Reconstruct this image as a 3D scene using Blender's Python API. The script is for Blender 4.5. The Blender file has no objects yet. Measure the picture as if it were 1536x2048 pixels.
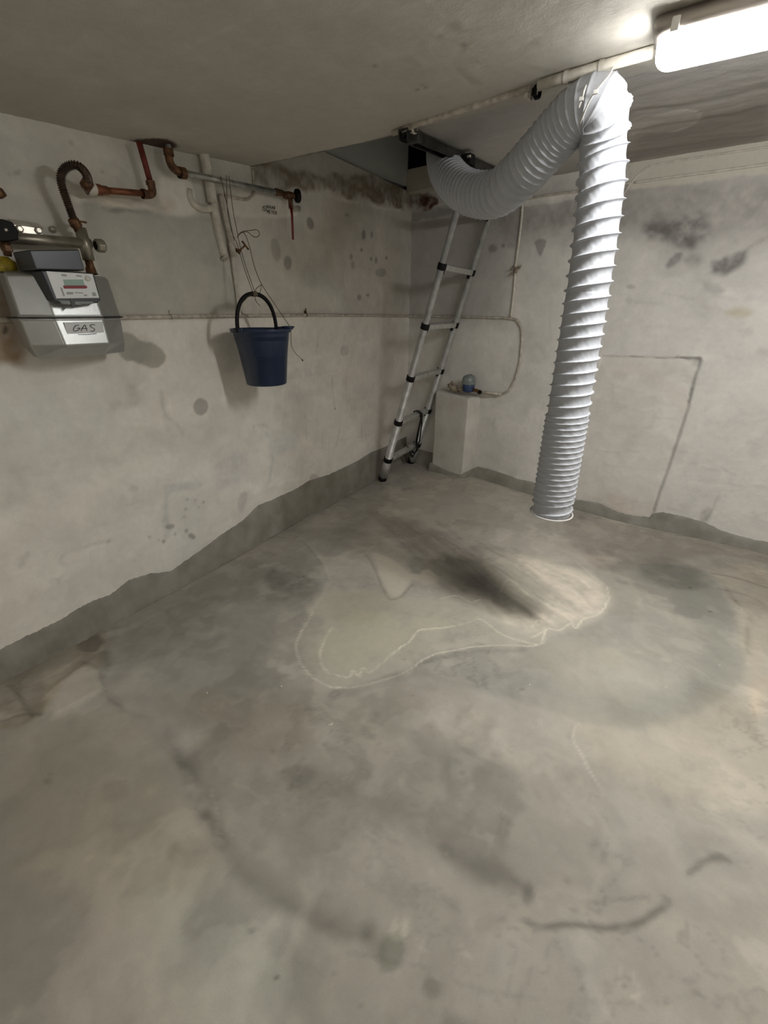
import bpy, math
import numpy as np
from mathutils import Vector, Matrix
S = bpy.context.scene
COL = S.collection
rad = math.radians

# ------------------------------------------------------------------ camera
FPX, YAW, PITCH, ROLL = 851.99, 0.53888, 0.43960, 0.00379
CAM = np.array([1.65095, -3.01561, 1.15])
FW = np.array([-math.sin(YAW)*math.cos(PITCH), math.cos(YAW)*math.cos(PITCH), -math.sin(PITCH)])
_r = np.array([math.cos(YAW), math.sin(YAW), 0.0]); _u = np.cross(_r, FW)
RT = _r*math.cos(ROLL) + _u*math.sin(ROLL); UP = -_r*math.sin(ROLL) + _u*math.cos(ROLL)
cd = bpy.data.cameras.new('camera'); cam = bpy.data.objects.new('camera', cd); COL.objects.link(cam)
cd.sensor_fit = 'VERTICAL'; cd.sensor_height = 24.0; cd.lens = FPX/2048*24.0; cd.clip_start = 0.02
M = Matrix(((RT[0], UP[0], -FW[0], CAM[0]), (RT[1], UP[1], -FW[1], CAM[1]), (RT[2], UP[2], -FW[2], CAM[2]), (0, 0, 0, 1)))
cam.matrix_world = M
S.camera = cam

# ------------------------------------------------------------------ world, light, exposure
w = bpy.data.worlds.new('world'); S.world = w; w.use_nodes = True
w.node_tree.nodes['Background'].inputs[0].default_value = (0.02, 0.02, 0.022, 1)
w.node_tree.nodes['Background'].inputs[1].default_value = 0.3
S.view_settings.view_transform = 'Standard'; S.view_settings.look = 'None'
S.view_settings.gamma = 1.0; S.view_settings.use_curve_mapping = False
S.view_settings.exposure = 0.18
S.cycles.use_denoising = True
S.cycles.max_bounces = 10; S.cycles.diffuse_bounces = 6
LAMP_STRENGTH = 52.0            # the lamp in view
REAR_FILL_STRENGTH = 9.0            # added fill light: an unseen batten behind the camera
LAMP_COLOR = (1.0, 0.99, 0.97)

# ------------------------------------------------------------------ the planes of the room
A = -0.13620; DB = np.array([math.cos(A), math.sin(A), 0.0]); NB = np.array([-math.sin(A), math.cos(A), 0.0])
Z0, SL = 2.297*1.15/1.45, 0.085
HX, HY = 0.745, -1.372                       # the hatch: right edge, near edge
def ray(x, y): return FW*FPX + RT*(x-768) + UP*(1024-y)
def L(x, y, off=0.0):
    d = ray(x, y); return CAM + d*(off-CAM[0])/d[0]
def F(x, y, z=0.0):
    d = ray(x, y); return CAM + d*(z-CAM[2])/d[2]
def wcur(s): return 0.1*np.maximum(0.0, 1-np.clip(s, 0, 9)/1.1)**1.5
def Bk(x, y, off=0.0):
    d = ray(x, y); s = 1.0
    for _ in range(8):
        t = ((wcur(s)-off) - CAM@NB)/(d@NB); P = CAM+d*t; s = P@DB
    return P
def Ce(x, y, off=0.0):
    d = ray(x, y); t = (Z0-off+SL*CAM[1]-CAM[2])/(d[2]-SL*d[1]); return CAM+d*t
def PT(x, y, depth): return CAM + ray(x, y)*depth/FPX
def bw(s, z, off=0.0):
    p = DB*s + NB*(wcur(s)-off); return np.array([p[0], p[1], z])
def cz(y): return Z0+SL*y

# ------------------------------------------------------------------ materials
def lin(c):
    return tuple(((v/255)/12.92 if v/255 <= .04045 else ((v/255+.055)/1.055)**2.4) for v in c)
def newmat(name):
    m = bpy.data.materials.new(name); m.use_nodes = True
    nt = m.node_tree; return m, nt, nt.nodes['Principled BSDF']
def noise(nt, scale, detail=4, rough=.55, vec=None):
    n = nt.nodes.new('ShaderNodeTexNoise'); n.inputs['Scale'].default_value = scale
    n.inputs['Detail'].default_value = detail; n.inputs['Roughness'].default_value = rough
    tc = nt.nodes.new('ShaderNodeTexCoord'); nt.links.new((vec or tc.outputs['Object']), n.inputs['Vector'])
    return n
def simple(name, rgb, rough=.5, metal=0.0, var=.12, scale=30, rgb2=None, bump=0.0, bscale=200, coat=0.0, spec=.5, thr=None):
    m, nt, b = newmat(name)
    c1 = lin(rgb); c2 = lin(rgb2) if rgb2 else tuple(v*(1-var) for v in c1)
    n = noise(nt, scale)
    r = nt.nodes.new('ShaderNodeValToRGB')
    lo, hi = thr or (.35, .65)
    r.color_ramp.elements[0].position = lo; r.color_ramp.elements[0].color = (*c2, 1)
    r.color_ramp.elements[1].position = hi; r.color_ramp.elements[1].color = (*c1, 1)
    nt.links.new(n.outputs['Fac'], r.inputs[0]); nt.links.new(r.outputs[0], b.inputs['Base Color'])
    b.inputs['Roughness'].default_value = rough; b.inputs['Metallic'].default_value = metal
    b.inputs['Specular IOR Level'].default_value = spec; b.inputs['Coat Weight'].default_value = coat
    if bump:
        n2 = noise(nt, bscale); bp = nt.nodes.new('ShaderNodeBump'); bp.inputs['Strength'].default_value = bump
        bp.inputs['Distance'].default_value = .002
        nt.links.new(n2.outputs['Fac'], bp.inputs['Height']); nt.links.new(bp.outputs[0], b.inputs['Normal'])
    return m
def plaster(name, rough=.85, bump=.5, grain=.10, spec=.25):
    """stain map from the mesh's colour attribute, plus fine sand grain and trowel roughness"""
    m, nt, b = newmat(name)
    a = nt.nodes.new('ShaderNodeVertexColor'); a.layer_name = 'stain_shade'
    n1 = noise(nt, 260, 3, .7); n2 = noise(nt, 40, 6, .6)
    mr = nt.nodes.new('ShaderNodeMapRange'); mr.inputs['To Min'].default_value = 1-grain; mr.inputs['To Max'].default_value = 1+grain
    nt.links.new(n1.outputs['Fac'], mr.inputs[0])
    mr2 = nt.nodes.new('ShaderNodeMapRange'); mr2.inputs['To Min'].default_value = 1-grain; mr2.inputs['To Max'].default_value = 1+grain
    nt.links.new(n2.outputs['Fac'], mr2.inputs[0])
    mu = nt.nodes.new('ShaderNodeMath'); mu.operation = 'MULTIPLY'
    nt.links.new(mr.outputs[0], mu.inputs[0]); nt.links.new(mr2.outputs[0], mu.inputs[1])
    vm = nt.nodes.new('ShaderNodeVectorMath'); vm.operation = 'SCALE'
    nt.links.new(a.outputs['Color'], vm.inputs[0]); nt.links.new(mu.outputs[0], vm.inputs['Scale'])
    nt.links.new(vm.outputs[0], b.inputs['Base Color'])
    b.inputs['Roughness'].default_value = rough; b.inputs['Specular IOR Level'].default_value = spec
    bp = nt.nodes.new('ShaderNodeBump'); bp.inputs['Strength'].default_value = bump; bp.inputs['Distance'].default_value = .005
    n3 = noise(nt, 22, 8, .62)
    ad = nt.nodes.new('ShaderNodeMath'); ad.operation = 'MULTIPLY_ADD'; ad.inputs[1].default_value = .25
    nt.links.new(n1.outputs['Fac'], ad.inputs[0]); nt.links.new(n3.outputs['Fac'], ad.inputs[2])
    nt.links.new(ad.outputs[0], bp.inputs['Height']); nt.links.new(bp.outputs[0], b.inputs['Normal'])
    return m
M_FLOOR = plaster('floor_screed', .72, .35, .08, .3)
M_WALL = plaster('wall_plaster', .85, .6, .09)
M_CEIL = plaster('ceiling_plaster', .9, .6, .09)
M_PLAIN = simple('plain_plaster', (200, 195, 182), .9, var=.12, scale=6, bump=.4, bscale=60)
M_SKIRT = simple('cement_render', (146, 143, 134), .85, scale=9, rgb2=(124, 121, 111), bump=.4, bscale=90)
M_CONC = simple('raw_concrete', (140, 132, 120), .9, scale=18, rgb2=(108, 100, 90), bump=.8, bscale=70)
M_PANEL = simple('grey_board', (196, 199, 196), .7, var=.06, scale=5)
M_DARK = simple('dark_void', (120, 120, 118), .9, var=.2, scale=4)
M_WPAINT = simple('white_painted_pipe', (214, 209, 198), .6, scale=35, rgb2=(190, 184, 172), bump=.3, bscale=150)
M_DIRTYP = simple('dirty_white_pipe', (200, 193, 181), .65, scale=40, rgb2=(158, 149, 136), bump=.4, bscale=150)
M_ALU = simple('brushed_aluminium', (196, 196, 192), .45, .4, scale=25, rgb2=(170, 170, 166))
M_BLACKP = simple('black_plastic', (12, 11, 13), .6, var=.2, spec=.25)
M_WEB = simple('black_webbing', (18, 17, 18), .8, var=.3, bump=.5, bscale=600)
M_STEEL = simple('dull_steel', (168, 162, 148), .4, .7, scale=20, rgb2=(128, 122, 108))
M_GALV = simple('galvanised_pipe', (184, 186, 182), .38, .6, scale=25, rgb2=(140, 138, 132))
M_DKMETAL = simple('dark_metal', (78, 76, 76), .5, .6, scale=25, rgb2=(50, 47, 45))
M_COPPER = simple('aged_copper', (156, 98, 64), .45, .5, scale=40, rgb2=(96, 58, 42))
M_RUST = simple('rusty_red_paint', (124, 50, 36), .6, .1, scale=40, rgb2=(82, 34, 26))
M_BROWNF = simple('brown_fitting', (128, 92, 60), .5, .45, scale=60, rgb2=(72, 48, 34), bump=.5, bscale=120)
M_HOSE = simple('corrugated_brown_metal', (96, 80, 68), .4, .6, scale=60, rgb2=(58, 46, 40))
M_DUCT = simple('white_vinyl_fabric', (178, 181, 187), .5, var=.03, scale=12, bump=.35, bscale=45)
M_DUCTWIRE = simple('duct_hem', (206, 205, 203), .5, var=.08)
M_NAVY = simple('navy_plastic', (24, 42, 70), .33, var=.08, scale=40, bump=.15, bscale=300)
M_METER = simple('meter_grey_paint', (178, 180, 178), .36, .75, var=.06, scale=35, bump=.12, bscale=160)
M_METERDK = simple('dark_grey_module', (60, 62, 66), .35, .3, var=.08)
M_PLATE = simple('meter_face_print', (214, 217, 216), .35, var=.03, coat=.3)
M_LCD = simple('green_display', (142, 168, 156), .25, var=.06)
M_REDS = simple('dark_red_strip', (126, 22, 34), .5, var=.1)
M_INK = simple('black_ink', (26, 26, 30), .6, var=.1)
M_GREYINK = simple('grey_print', (150, 154, 154), .5, var=.1)
M_PAPER = simple('grey_label_paper', (206, 208, 208), .35, var=.03)
M_REDLEVER = simple('red_lever_paint', (116, 30, 26), .45, var=.15, scale=60)
M_YELLOW = simple('yellow_paint', (184, 164, 50), .45, scale=70, rgb2=(128, 112, 34), bump=.5, bscale=150)
M_ZINC = simple('bright_zinc', (214, 210, 200), .3, .8, scale=30, rgb2=(178, 172, 160))
M_TWINE = simple('brown_twine', (98, 88, 70), .9, var=.2, scale=200)
M_BLUEM = simple('blue_enamel', (52, 72, 112), .4, scale=50, rgb2=(36, 50, 80))
M_LID = simple('grey_blue_lid', (128, 136, 134), .35, scale=40, rgb2=(108, 114, 110))
M_TIE = simple('white_nylon', (212, 210, 204), .4, var=.03)
M_HOUSE = simple('lamp_grey_body', (150, 142, 134), .6, var=.05)
M_GLUE = simple('lumpy_mortar', (170, 158, 140), .9, scale=60, rgb2=(110, 94, 80), bump=.9, bscale=200)
M_CHALK = simple('white_chalk', (225, 222, 214), .9, var=.05)
ml, ntl, bl = newmat('lit_diffuser')
bl.inputs['Base Color'].default_value = (.8, .8, .8, 1)
bl.inputs['Emission Color'].default_value = (*LAMP_COLOR, 1); bl.inputs['Emission Strength'].default_value = LAMP_STRENGTH
M_LIT = ml
ml2, nt2, bl2 = newmat('fill_diffuser_rear')  # glow of the added fill batten
bl2.inputs['Emission Color'].default_value = (*LAMP_COLOR, 1); bl2.inputs['Emission Strength'].default_value = REAR_FILL_STRENGTH

# ------------------------------------------------------------------ object helpers
def tag(o, label=None, cat=None, group=None, kind=None):
    if label: o['label'] = label
    if cat: o['category'] = cat
    if group: o['group'] = group
    if kind: o['kind'] = kind
    return o
def thing(name, label, cat, loc=(0, 0, 0), group=None):
    o = bpy.data.objects.new(name, None); COL.objects.link(o); o.location = Vector(loc); o.empty_display_size = .05
    return tag(o, label, cat, group)
def link(name, me, mat, parent=None):
    o = bpy.data.objects.new(name, me); COL.objects.link(o)
    if mat: me.materials.append(mat)
    if parent is not None:
        o.parent = parent
        off = Vector((0, 0, 0)); q = parent
        while q is not None: off += q.location; q = q.parent
        o.location = -off if False else (0, 0, 0)
        me.transform(Matrix.Translation(-off))
    return o
class MB:
    def __init__(s): s.v = []; s.f = []; s.sm = []
    def add(s, vs, fs, smooth=True):
        b = len(s.v); s.v += [tuple(map(float, p)) for p in vs]
        s.f += [tuple(b+i for i in f) for f in fs]; s.sm += [smooth]*len(fs); return s
    def box(s, c, size, ax=None, smooth=False):
        c = np.array(c, float); ax = np.array(ax if ax is not None else np.eye(3), float)
        h = np.array(size, float)/2; vs = []
        for i in (-1, 1):
            for j in (-1, 1):
                for k in (-1, 1): vs.append(c+ax[0]*h[0]*i+ax[1]*h[1]*j+ax[2]*h[2]*k)
        fs = [(0, 1, 3, 2), (4, 6, 7, 5), (0, 4, 5, 1), (2, 3, 7, 6), (0, 2, 6, 4), (1, 5, 7, 3)]
        if np.linalg.det(ax) < 0: fs = [f[::-1] for f in fs]
        return s.add(vs, fs, smooth)
    def tube(s, pts, r, n=14, cap=True, flat=None):
        P = np.array(pts, float); m = len(P)
        r = np.full(m, r, float) if np.isscalar(r) else np.array(r, float)
        T = np.gradient(P, axis=0); T /= np.linalg.norm(T, axis=1)[:, None]+1e-12
        a = np.array([0, 0, 1.]) if abs(T[0][2]) < .9 else np.array([1., 0, 0])
        N = np.cross(T[0], a); N /= np.linalg.norm(N); vs = []
        for i in range(m):
            N = N-T[i]*(N@T[i]); N /= np.linalg.norm(N); Bn = np.cross(T[i], N)
            for k in range(n):
                t = 2*math.pi*k/n
                vs.append(P[i]+r[i]*(math.cos(t)*N+math.sin(t)*Bn*(flat or 1)))
        fs = [(i*n+k, i*n+(k+1) % n, (i+1)*n+(k+1) % n, (i+1)*n+k) for i in range(m-1) for k in range(n)]
        if cap: fs += [tuple(range(n))[::-1], tuple((m-1)*n+k for k in range(n))]
        return s.add(vs, fs)
    def lathe(s, prof, o, d, n=28, smooth=True):
        """prof: (distance along d, radius)"""
        o = np.array(o, float); d = np.array(d, float); d /= np.linalg.norm(d)
        a = np.array([0, 0, 1.]) if abs(d[2]) < .9 else np.array([1., 0, 0])
        N = np.cross(d, a); N /= np.linalg.norm(N); Bn = np.cross(d, N); vs = []
        for h, r in prof:
            for k in range(n):
                t = 2*math.pi*k/n; vs.append(o+d*h+max(r, 1e-5)*(math.cos(t)*N+math.sin(t)*Bn))
        fs = [(i*n+k, i*n+(k+1) % n, (i+1)*n+(k+1) % n, (i+1)*n+k) for i in range(len(prof)-1) for k in range(n)]
        return s.add(vs, fs, smooth)
    def build(s, name, mat, parent=None, bevel=0, sub=0, label=None):
        me = bpy.data.meshes.new(name); me.from_pydata(s.v, [], s.f)
        me.polygons.foreach_set('use_smooth', s.sm); me.update()
        o = link(name, me, mat, parent)
        if bevel:
            b = o.modifiers.new('bevel', 'BEVEL'); b.width = bevel; b.segments = 3; b.limit_method = 'ANGLE'; b.harden_normals = False
        if sub:
            b = o.modifiers.new('sub', 'SUBSURF'); b.levels = sub; b.render_levels = sub
        if label: o['label'] = label
        return o
def loop_smooth(pts, n=8):
    """Catmull-Rom through the points"""
    P = np.array(pts, float); Q = np.vstack([2*P[0]-P[1], P, 2*P[-1]-P[-2]]); out = []
    for i in range(1, len(Q)-2):
        for t in np.linspace(0, 1, n, endpoint=False):
            a, b, c, d = Q[i-1], Q[i], Q[i+1], Q[i+2]
            out.append(.5*((2*b)+(c-a)*t+(2*a-5*b+4*c-d)*t*t+(3*b-a-3*c+d)*t**3))
    out.append(P[-1]); return np.array(out)
def fillet(pts, r, n=6):
    P = [np.array(p, float) for p in pts]; out = [P[0]]
    for i in range(1, len(P)-1):
        a, b, c = P[i-1], P[i], P[i+1]
        u = (a-b); v = (c-b); lu, lv = np.linalg.norm(u), np.linalg.norm(v); k = min(r, lu*.48, lv*.48)
        p0, p1 = b+u/lu*k, b+v/lv*k
        for t in np.linspace(0, 1, n): out.append((1-t)**2*p0+2*t*(1-t)*b+t*t*p1)
    out.append(P[-1]); return np.array(out)

# ------------------------------------------------------------------ maps of stains and some painted shade (albedo) on the big surfaces
def vn(x, y, seed):
    R = np.random.RandomState(seed).rand(256, 256)
    xi = np.floor(x).astype(int); yi = np.floor(y).astype(int); fx = x-xi; fy = y-yi
    fx = fx*fx*(3-2*fx); fy = fy*fy*(3-2*fy)
    a = R[xi & 255, yi & 255]; b = R[(xi+1) & 255, yi & 255]; c = R[xi & 255, (yi+1) & 255]; d = R[(xi+1) & 255, (yi+1) & 255]
    return (a*(1-fx)+b*fx)*(1-fy)+(c*(1-fx)+d*fx)*fy
def fbm(x, y, seed, oct=4, gain=.5):
    s = 0; a = 1; t = 0
    for o in range(oct):
        s = s+a*(vn(x*2**o+17.3*o, y*2**o+5.1*o, seed+o)-.5); t += a; a *= gain
    return s/t*2
class Surf:
    """a grid of points on a surface with in-plane metres (u, v), a colour and a relief height"""
    def __init__(s, us, vs, conv, base):
        s.us, s.vs = us, vs; s.U, s.V = np.meshgrid(us, vs, indexing='ij'); s.conv = conv
        s.col = np.ones(s.U.shape+(3,))*np.array(lin(base)); s.h = np.zeros_like(s.U)
        s.w1 = fbm(s.U*9, s.V*9, 11, 4); s.w2 = fbm(s.U*9, s.V*9, 23, 4)
        s.w3 = fbm(s.U*45, s.V*45, 31, 3); s.w4 = fbm(s.U*45, s.V*45, 37, 3)
    def crds(s, warp, fine=.004): return s.U+warp*s.w1+fine*s.w3, s.V+warp*s.w2+fine*s.w4
    def pts(s, px): return np.array([s.conv(*p) for p in px])
    def sdf(s, P, warp, closed, fine=.004):
        X, Y = s.crds(warp, fine); m = .45
        i0 = np.searchsorted(s.us, P[:, 0].min()-m); i1 = np.searchsorted(s.us, P[:, 0].max()+m)
        j0 = np.searchsorted(s.vs, P[:, 1].min()-m); j1 = np.searchsorted(s.vs, P[:, 1].max()+m)
        sl = (slice(i0, i1), slice(j0, j1)); X = X[sl]; Y = Y[sl]
        D = np.full(X.shape, 9.0); ins = np.zeros(X.shape, bool); n = len(P)
        for i in range(n if closed else n-1):
            a, b = P[i], P[(i+1) % n]; d = b-a; l2 = d@d+1e-12
            t = np.clip(((X-a[0])*d[0]+(Y-a[1])*d[1])/l2, 0, 1)
            D = np.minimum(D, np.hypot(X-a[0]-t*d[0], Y-a[1]-t*d[1]))
            if closed:
                c = (a[1] > Y) != (b[1] > Y)
                with np.errstate(divide='ignore', invalid='ignore'):
                    xx = a[0]+(Y-a[1])/(b[1]-a[1]+1e-12)*d[0]
                ins ^= c & (X < xx)
        if closed: D = np.where(ins, -D, D)
        return sl, D
    def apply(s, sl, m, mul=None, to=None, dh=0.0):
        c = s.col[sl]
        if mul is not None:
            mu = np.array(mul if hasattr(mul, '__len__') else (mul,)*3); c = c*(1+m[..., None]*(mu-1))
        if to is not None: c = c*(1-m[..., None])+np.array(lin(to))*m[..., None]
        s.col[sl] = c
        if dh: s.h[sl] += m*dh
    def poly(s, px, mul=None, to=None, amt=1.0, soft=.03, warp=.015, smooth=True, dh=0.0, breakup=0.0, fine=.004):
        P = s.pts(px)
        if smooth and len(P) > 3:
            P = loop_smooth(np.vstack([P, P[:1]]), 5)[:-1]
        sl, D = s.sdf(P, warp, True, fine); m = np.clip(.5-D/soft, 0, 1); m = m*m*(3-2*m)*amt
        if breakup: m = m*np.clip(1+breakup*(s.w1[sl]*1.6+s.w3[sl]), 0, 1.3)
        s.apply(sl, m, mul, to, dh)
    def line(s, px, width=.01, mul=None, to=None, amt=1.0, soft=.01, warp=.01, smooth=True, dh=0.0, breakup=0.0, fine=.003):
        P = s.pts(px)
        if smooth and len(P) > 2: P = loop_smooth(P, 6)
        sl, D = s.sdf(P, warp, False, fine); m = np.clip((width/2+soft*.5-D)/soft, 0, 1); m = m*m*(3-2*m)*amt
        if breakup: m = m*np.clip(1+breakup*(s.w1[sl]*2+s.w3[sl]), 0, 1.3)
        s.apply(sl, m, mul, to, dh)
    def ell(s, x, y, rx, ry, ang=0, **k):
        c, q = math.cos(rad(ang)), math.sin(rad(ang))
        s.poly([(x+rx*math.cos(t)*c-ry*math.sin(t)*q, y+rx*math.cos(t)*q+ry*math.sin(t)*c) for t in np.linspace(0, 2*math.pi, 10, endpoint=False)], **k)
    def mottle(s, sc, amp, seed, sx=1, sy=1, tint=(1, 1, 1)):
        n = fbm(s.U*sc*sx+2*s.w1*.3, s.V*sc*sy+2*s.w2*.3, seed, 5)
        s.col *= 1+amp*n[..., None]*np.array(tint)
    def mesh(s, name, pos, mat, keep=None, flip=False):
        nu, nv = s.U.shape; co = pos(s.U, s.V, s.h).reshape(-1, 3)
        idx = np.arange(nu*nv).reshape(nu, nv)
        q = np.stack([idx[:-1, :-1], idx[1:, :-1], idx[1:, 1:], idx[:-1, 1:]], -1)
        if keep is not None:
            uc = (s.us[:-1]+s.us[1:])/2; vc = (s.vs[:-1]+s.vs[1:])/2
            q = q[keep(*np.meshgrid(uc, vc, indexing='ij'))]
        q = q.reshape(-1, 4)
        if flip: q = q[:, ::-1]
        me = bpy.data.meshes.new(name); me.vertices.add(len(co)); me.vertices.foreach_set('co', co.astype(np.float32).ravel())
        me.loops.add(q.size); me.loops.foreach_set('vertex_index', q.astype(np.int32).ravel())
        me.polygons.add(len(q)); me.polygons.foreach_set('loop_start', np.arange(0, q.size, 4, dtype=np.int32))
        me.update(calc_edges=True); me.polygons.foreach_set('use_smooth', [True]*len(q))
        ca = me.color_attributes.new('stain_shade', 'FLOAT_COLOR', 'POINT')
        rgba = np.ones((len(co), 4), np.float32); rgba[:, :3] = np.clip(s.col.reshape(-1, 3), .01, .9)
        ca.data.foreach_set('color', rgba.ravel())
        return tag(link(name, me, mat), kind='structure')
def axis(*segs):
    out = []
    for a, b, st in segs: out += list(np.arange(a, b-1e-6, st))
    out.append(segs[-1][1]); return np.array(out)

# where floor and walls meet, in the photograph
BACKLINE = [(956, 954), (1042, 981), (1145, 1018), (1300, 1059), (1420, 1083), (1491, 1096), (1536, 1110)]
LEFTLINE = [(0, 1366), (208, 1260), (417, 1146), (550, 1070), (677, 1000), (752, 958)]
HC = [Bk(*p, .02) for p in BACKLINE]+[L(*p, .025) for p in LEFTLINE]
def floor_h(X, Y):
    num = np.zeros_like(X); den = np.zeros_like(X)+.12
    for c in HC:
        k = np.exp(-((X-c[0])**2+(Y-c[1])**2)/(2*.2**2)); num = num+k*min(c[2], .035); den = den+k
    return num/den

# ---- floor
fl = Surf(axis((-.1, 2.65, .0075), (2.65, 3.5, .06)), axis((-4.6, -3.15, .06), (-3.15, .25, .0075)), lambda x, y: F(x, y)[:2], (167, 162, 152))
fl.mottle(1.3, .26, 101); fl.mottle(4, .22, 111, .7, 1.2); fl.mottle(18, .10, 131)
q_ = fbm(fl.U*3.0+1.6*fl.w1+.3*fl.V, fl.V*3.0+1.6*fl.w2, 151, 5)
fl.col *= 1-.20*np.exp(-(q_/.05)**2)[..., None]*np.clip(.5+1.5*fbm(fl.U*1.7, fl.V*1.7, 161, 3), 0, 1)[..., None]
n = fbm(fl.U*1.9+.5*fl.w2, fl.V*2.3+.5*fl.w1, 181, 5); fl.col *= 1-.15*np.clip((n-.04)/.14, 0, 1)[..., None]
n = fbm(fl.U*3.4+.7*fl.w1+.5, fl.V*2.6+.7*fl.w2, 191, 4); fl.col *= 1+.12*np.clip((n-.08)/.10, 0, 1)[..., None]
n = fbm(fl.U*2.1+.8*fl.w1, fl.V*2.1+.8*fl.w2, 141, 5)                      # warm and green-grey clouds
fl.col *= 1+n[..., None]*np.array((.025, .0, -.035))
P, E_, LN = fl.poly, fl.ell, fl.line
# wide soft tones
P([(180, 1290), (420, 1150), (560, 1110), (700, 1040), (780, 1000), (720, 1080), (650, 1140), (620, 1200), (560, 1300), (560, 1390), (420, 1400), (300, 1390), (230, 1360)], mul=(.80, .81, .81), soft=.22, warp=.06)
P([(540, 1140), (600, 1150), (640, 1172), (620, 1192), (560, 1180), (530, 1160)], mul=.72, soft=.05, warp=.03, breakup=.8)
E_(300, 1360, 45, 28, -10, mul=1.16, soft=.12); E_(385, 1470, 40, 16, -20, mul=1.22, soft=.06)
P([(330, 1455), (370, 1500), (395, 1500), (400, 1530), (385, 1560), (350, 1520), (320, 1480)], mul=.74, soft=.05)
P([(330, 1390), (560, 1400), (620, 1450), (560, 1500), (420, 1470)], mul=(.9, .87, .83), soft=.12, warp=.05)
P([(590, 1380), (700, 1390), (800, 1400), (860, 1450), (780, 1490), (640, 1460), (590, 1430)], mul=(.82, .83, .82), soft=.1, warp=.05)
# the wide damp ring right of centre
ring = [(1240, 1120), (1330, 1112), (1410, 1150), (1465, 1220), (1490, 1300), (1470, 1375), (1400, 1425), (1290, 1452), (1190, 1448), (1090, 1422), (1000, 1392),
        (920, 1372), (840, 1352), (760, 1372), (700, 1385), (780, 1345), (850, 1312), (930, 1294), (1020, 1290), (1080, 1284), (1130, 1262), (1190, 1240), (1215, 1200), (1195, 1160), (1190, 1135)]
P(ring, mul=(.87, .88, .875), soft=.03, warp=.012, dh=-.0015)
P([(1330, 1120), (1420, 1160), (1470, 1240), (1480, 1320), (1440, 1385), (1350, 1430), (1240, 1445), (1250, 1400), (1350, 1370), (1400, 1310), (1390, 1230), (1330, 1180), (1260, 1150)], mul=(.84, .87, .86), soft=.12)
E_(1180, 1330, 110, 45, 5, mul=(1.10, 1.09, 1.06), soft=.2, warp=.05)
E_(1050, 1370, 120, 25, 8, mul=(.88, .9, .9), soft=.12)
# muted mauve tone along the back wall
P([(1125, 1015), (1200, 1035), (1300, 1062), (1420, 1086), (1536, 1112), (1536, 1130), (1430, 1112), (1360, 1122), (1290, 1132), (1210, 1142), (1165, 1108), (1130, 1060)], mul=(.86, .83, .83), soft=.05, warp=.02)
P([(1280, 1130), (1360, 1128), (1420, 1150), (1425, 1172), (1370, 1178), (1300, 1160)], mul=.76, soft=.05, warp=.03, breakup=.5)
P([(1420, 1140), (1536, 1150), (1536, 1400), (1500, 1420), (1490, 1300), (1465, 1210)], mul=(1.08, 1.04, .99), soft=.05, warp=.03)
LN([(1425, 1150), (1480, 1162), (1536, 1180)], .014, mul=.75, soft=.015, breakup=1.2); LN([(1440, 1180), (1500, 1195), (1536, 1215)], .012, mul=.82, soft=.02, breakup=1.2)
LN([(1440, 1165), (1490, 1230), (1500, 1310)], .01, mul=.78, soft=.03, breakup=1)
# the sandy tongue
sand = [(602, 1300), (600, 1250), (640, 1192), (700, 1178), (780, 1192), (860, 1196), (930, 1195), (1000, 1215), (1010, 1180), (960, 1120), (1000, 1100), (1080, 1118), (1150, 1142), (1175, 1150),
        (1195, 1165), (1214, 1192), (1200, 1225), (1165, 1238), (1150, 1256), (1100, 1262), (1082, 1285), (1050, 1283), (1000, 1286), (930, 1290), (860, 1306), (820, 1330), (760, 1360), (700, 1372), (650, 1366), (618, 1340)]
P(sand, to=(188, 184, 168), amt=.5, soft=.05, warp=.02, dh=.002, breakup=.5)
P([(1010, 1110), (1090, 1120), (1150, 1142), (1195, 1165), (1214, 1192), (1200, 1225), (1160, 1240), (1110, 1250), (1060, 1262), (1000, 1240), (1070, 1225), (1100, 1190), (1060, 1150)], to=(224, 214, 198), amt=.85, soft=.09, warp=.03, breakup=.4)
P([(640, 1250), (700, 1222), (800, 1235), (900, 1232), (960, 1236), (890, 1258), (832, 1262), (800, 1295), (740, 1340), (680, 1348), (645, 1325)], to=(192, 188, 168), amt=.6, soft=.06, breakup=.4)
P([(655, 1195), (720, 1185), (790, 1200), (760, 1240), (700, 1250), (660, 1235)], mul=(.9, .9, .86), soft=.08)
P([(745, 1105), (770, 1112), (800, 1130), (832, 1150), (858, 1138), (878, 1160), (850, 1170), (826, 1160), (802, 1190), (780, 1190), (764, 1160)], to=(204, 198, 182), amt=.75, soft=.02, dh=.0015)
LN([(735, 1110), (755, 1150), (775, 1195), (800, 1196), (826, 1168)], .006, to=(150, 142, 126), soft=.012)
# the dark smear
P([(745, 1025), (820, 1035), (870, 1062), (930, 1095), (1000, 1140), (1040, 1180), (1078, 1225), (1060, 1238), (1000, 1222), (930, 1195), (880, 1160), (850, 1120), (790, 1075)], mul=(.66, .65, .64), soft=.12, warp=.04)
P([(880, 1110), (940, 1120), (1000, 1155), (1045, 1200), (1065, 1230), (1010, 1218), (950, 1195), (905, 1160)], mul=(.55, .545, .53), soft=.10, warp=.04)
E_(965, 1172, 42, 17, 28, mul=.68, soft=.09)
LN([(880, 1075), (960, 1118), (1040, 1165), (1085, 1200)], .008, mul=.74, soft=.02, breakup=.8)
LN([(1000, 1185), (1020, 1160), (1075, 1205)], .006, mul=1.3, soft=.015, breakup=.8)
for dy in (0, 12, 24): LN([(1000, 1150+dy), (1050, 1180+dy), (1120, 1215+dy*.8)], .004, mul=.88, soft=.012, breakup=.8)
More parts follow.
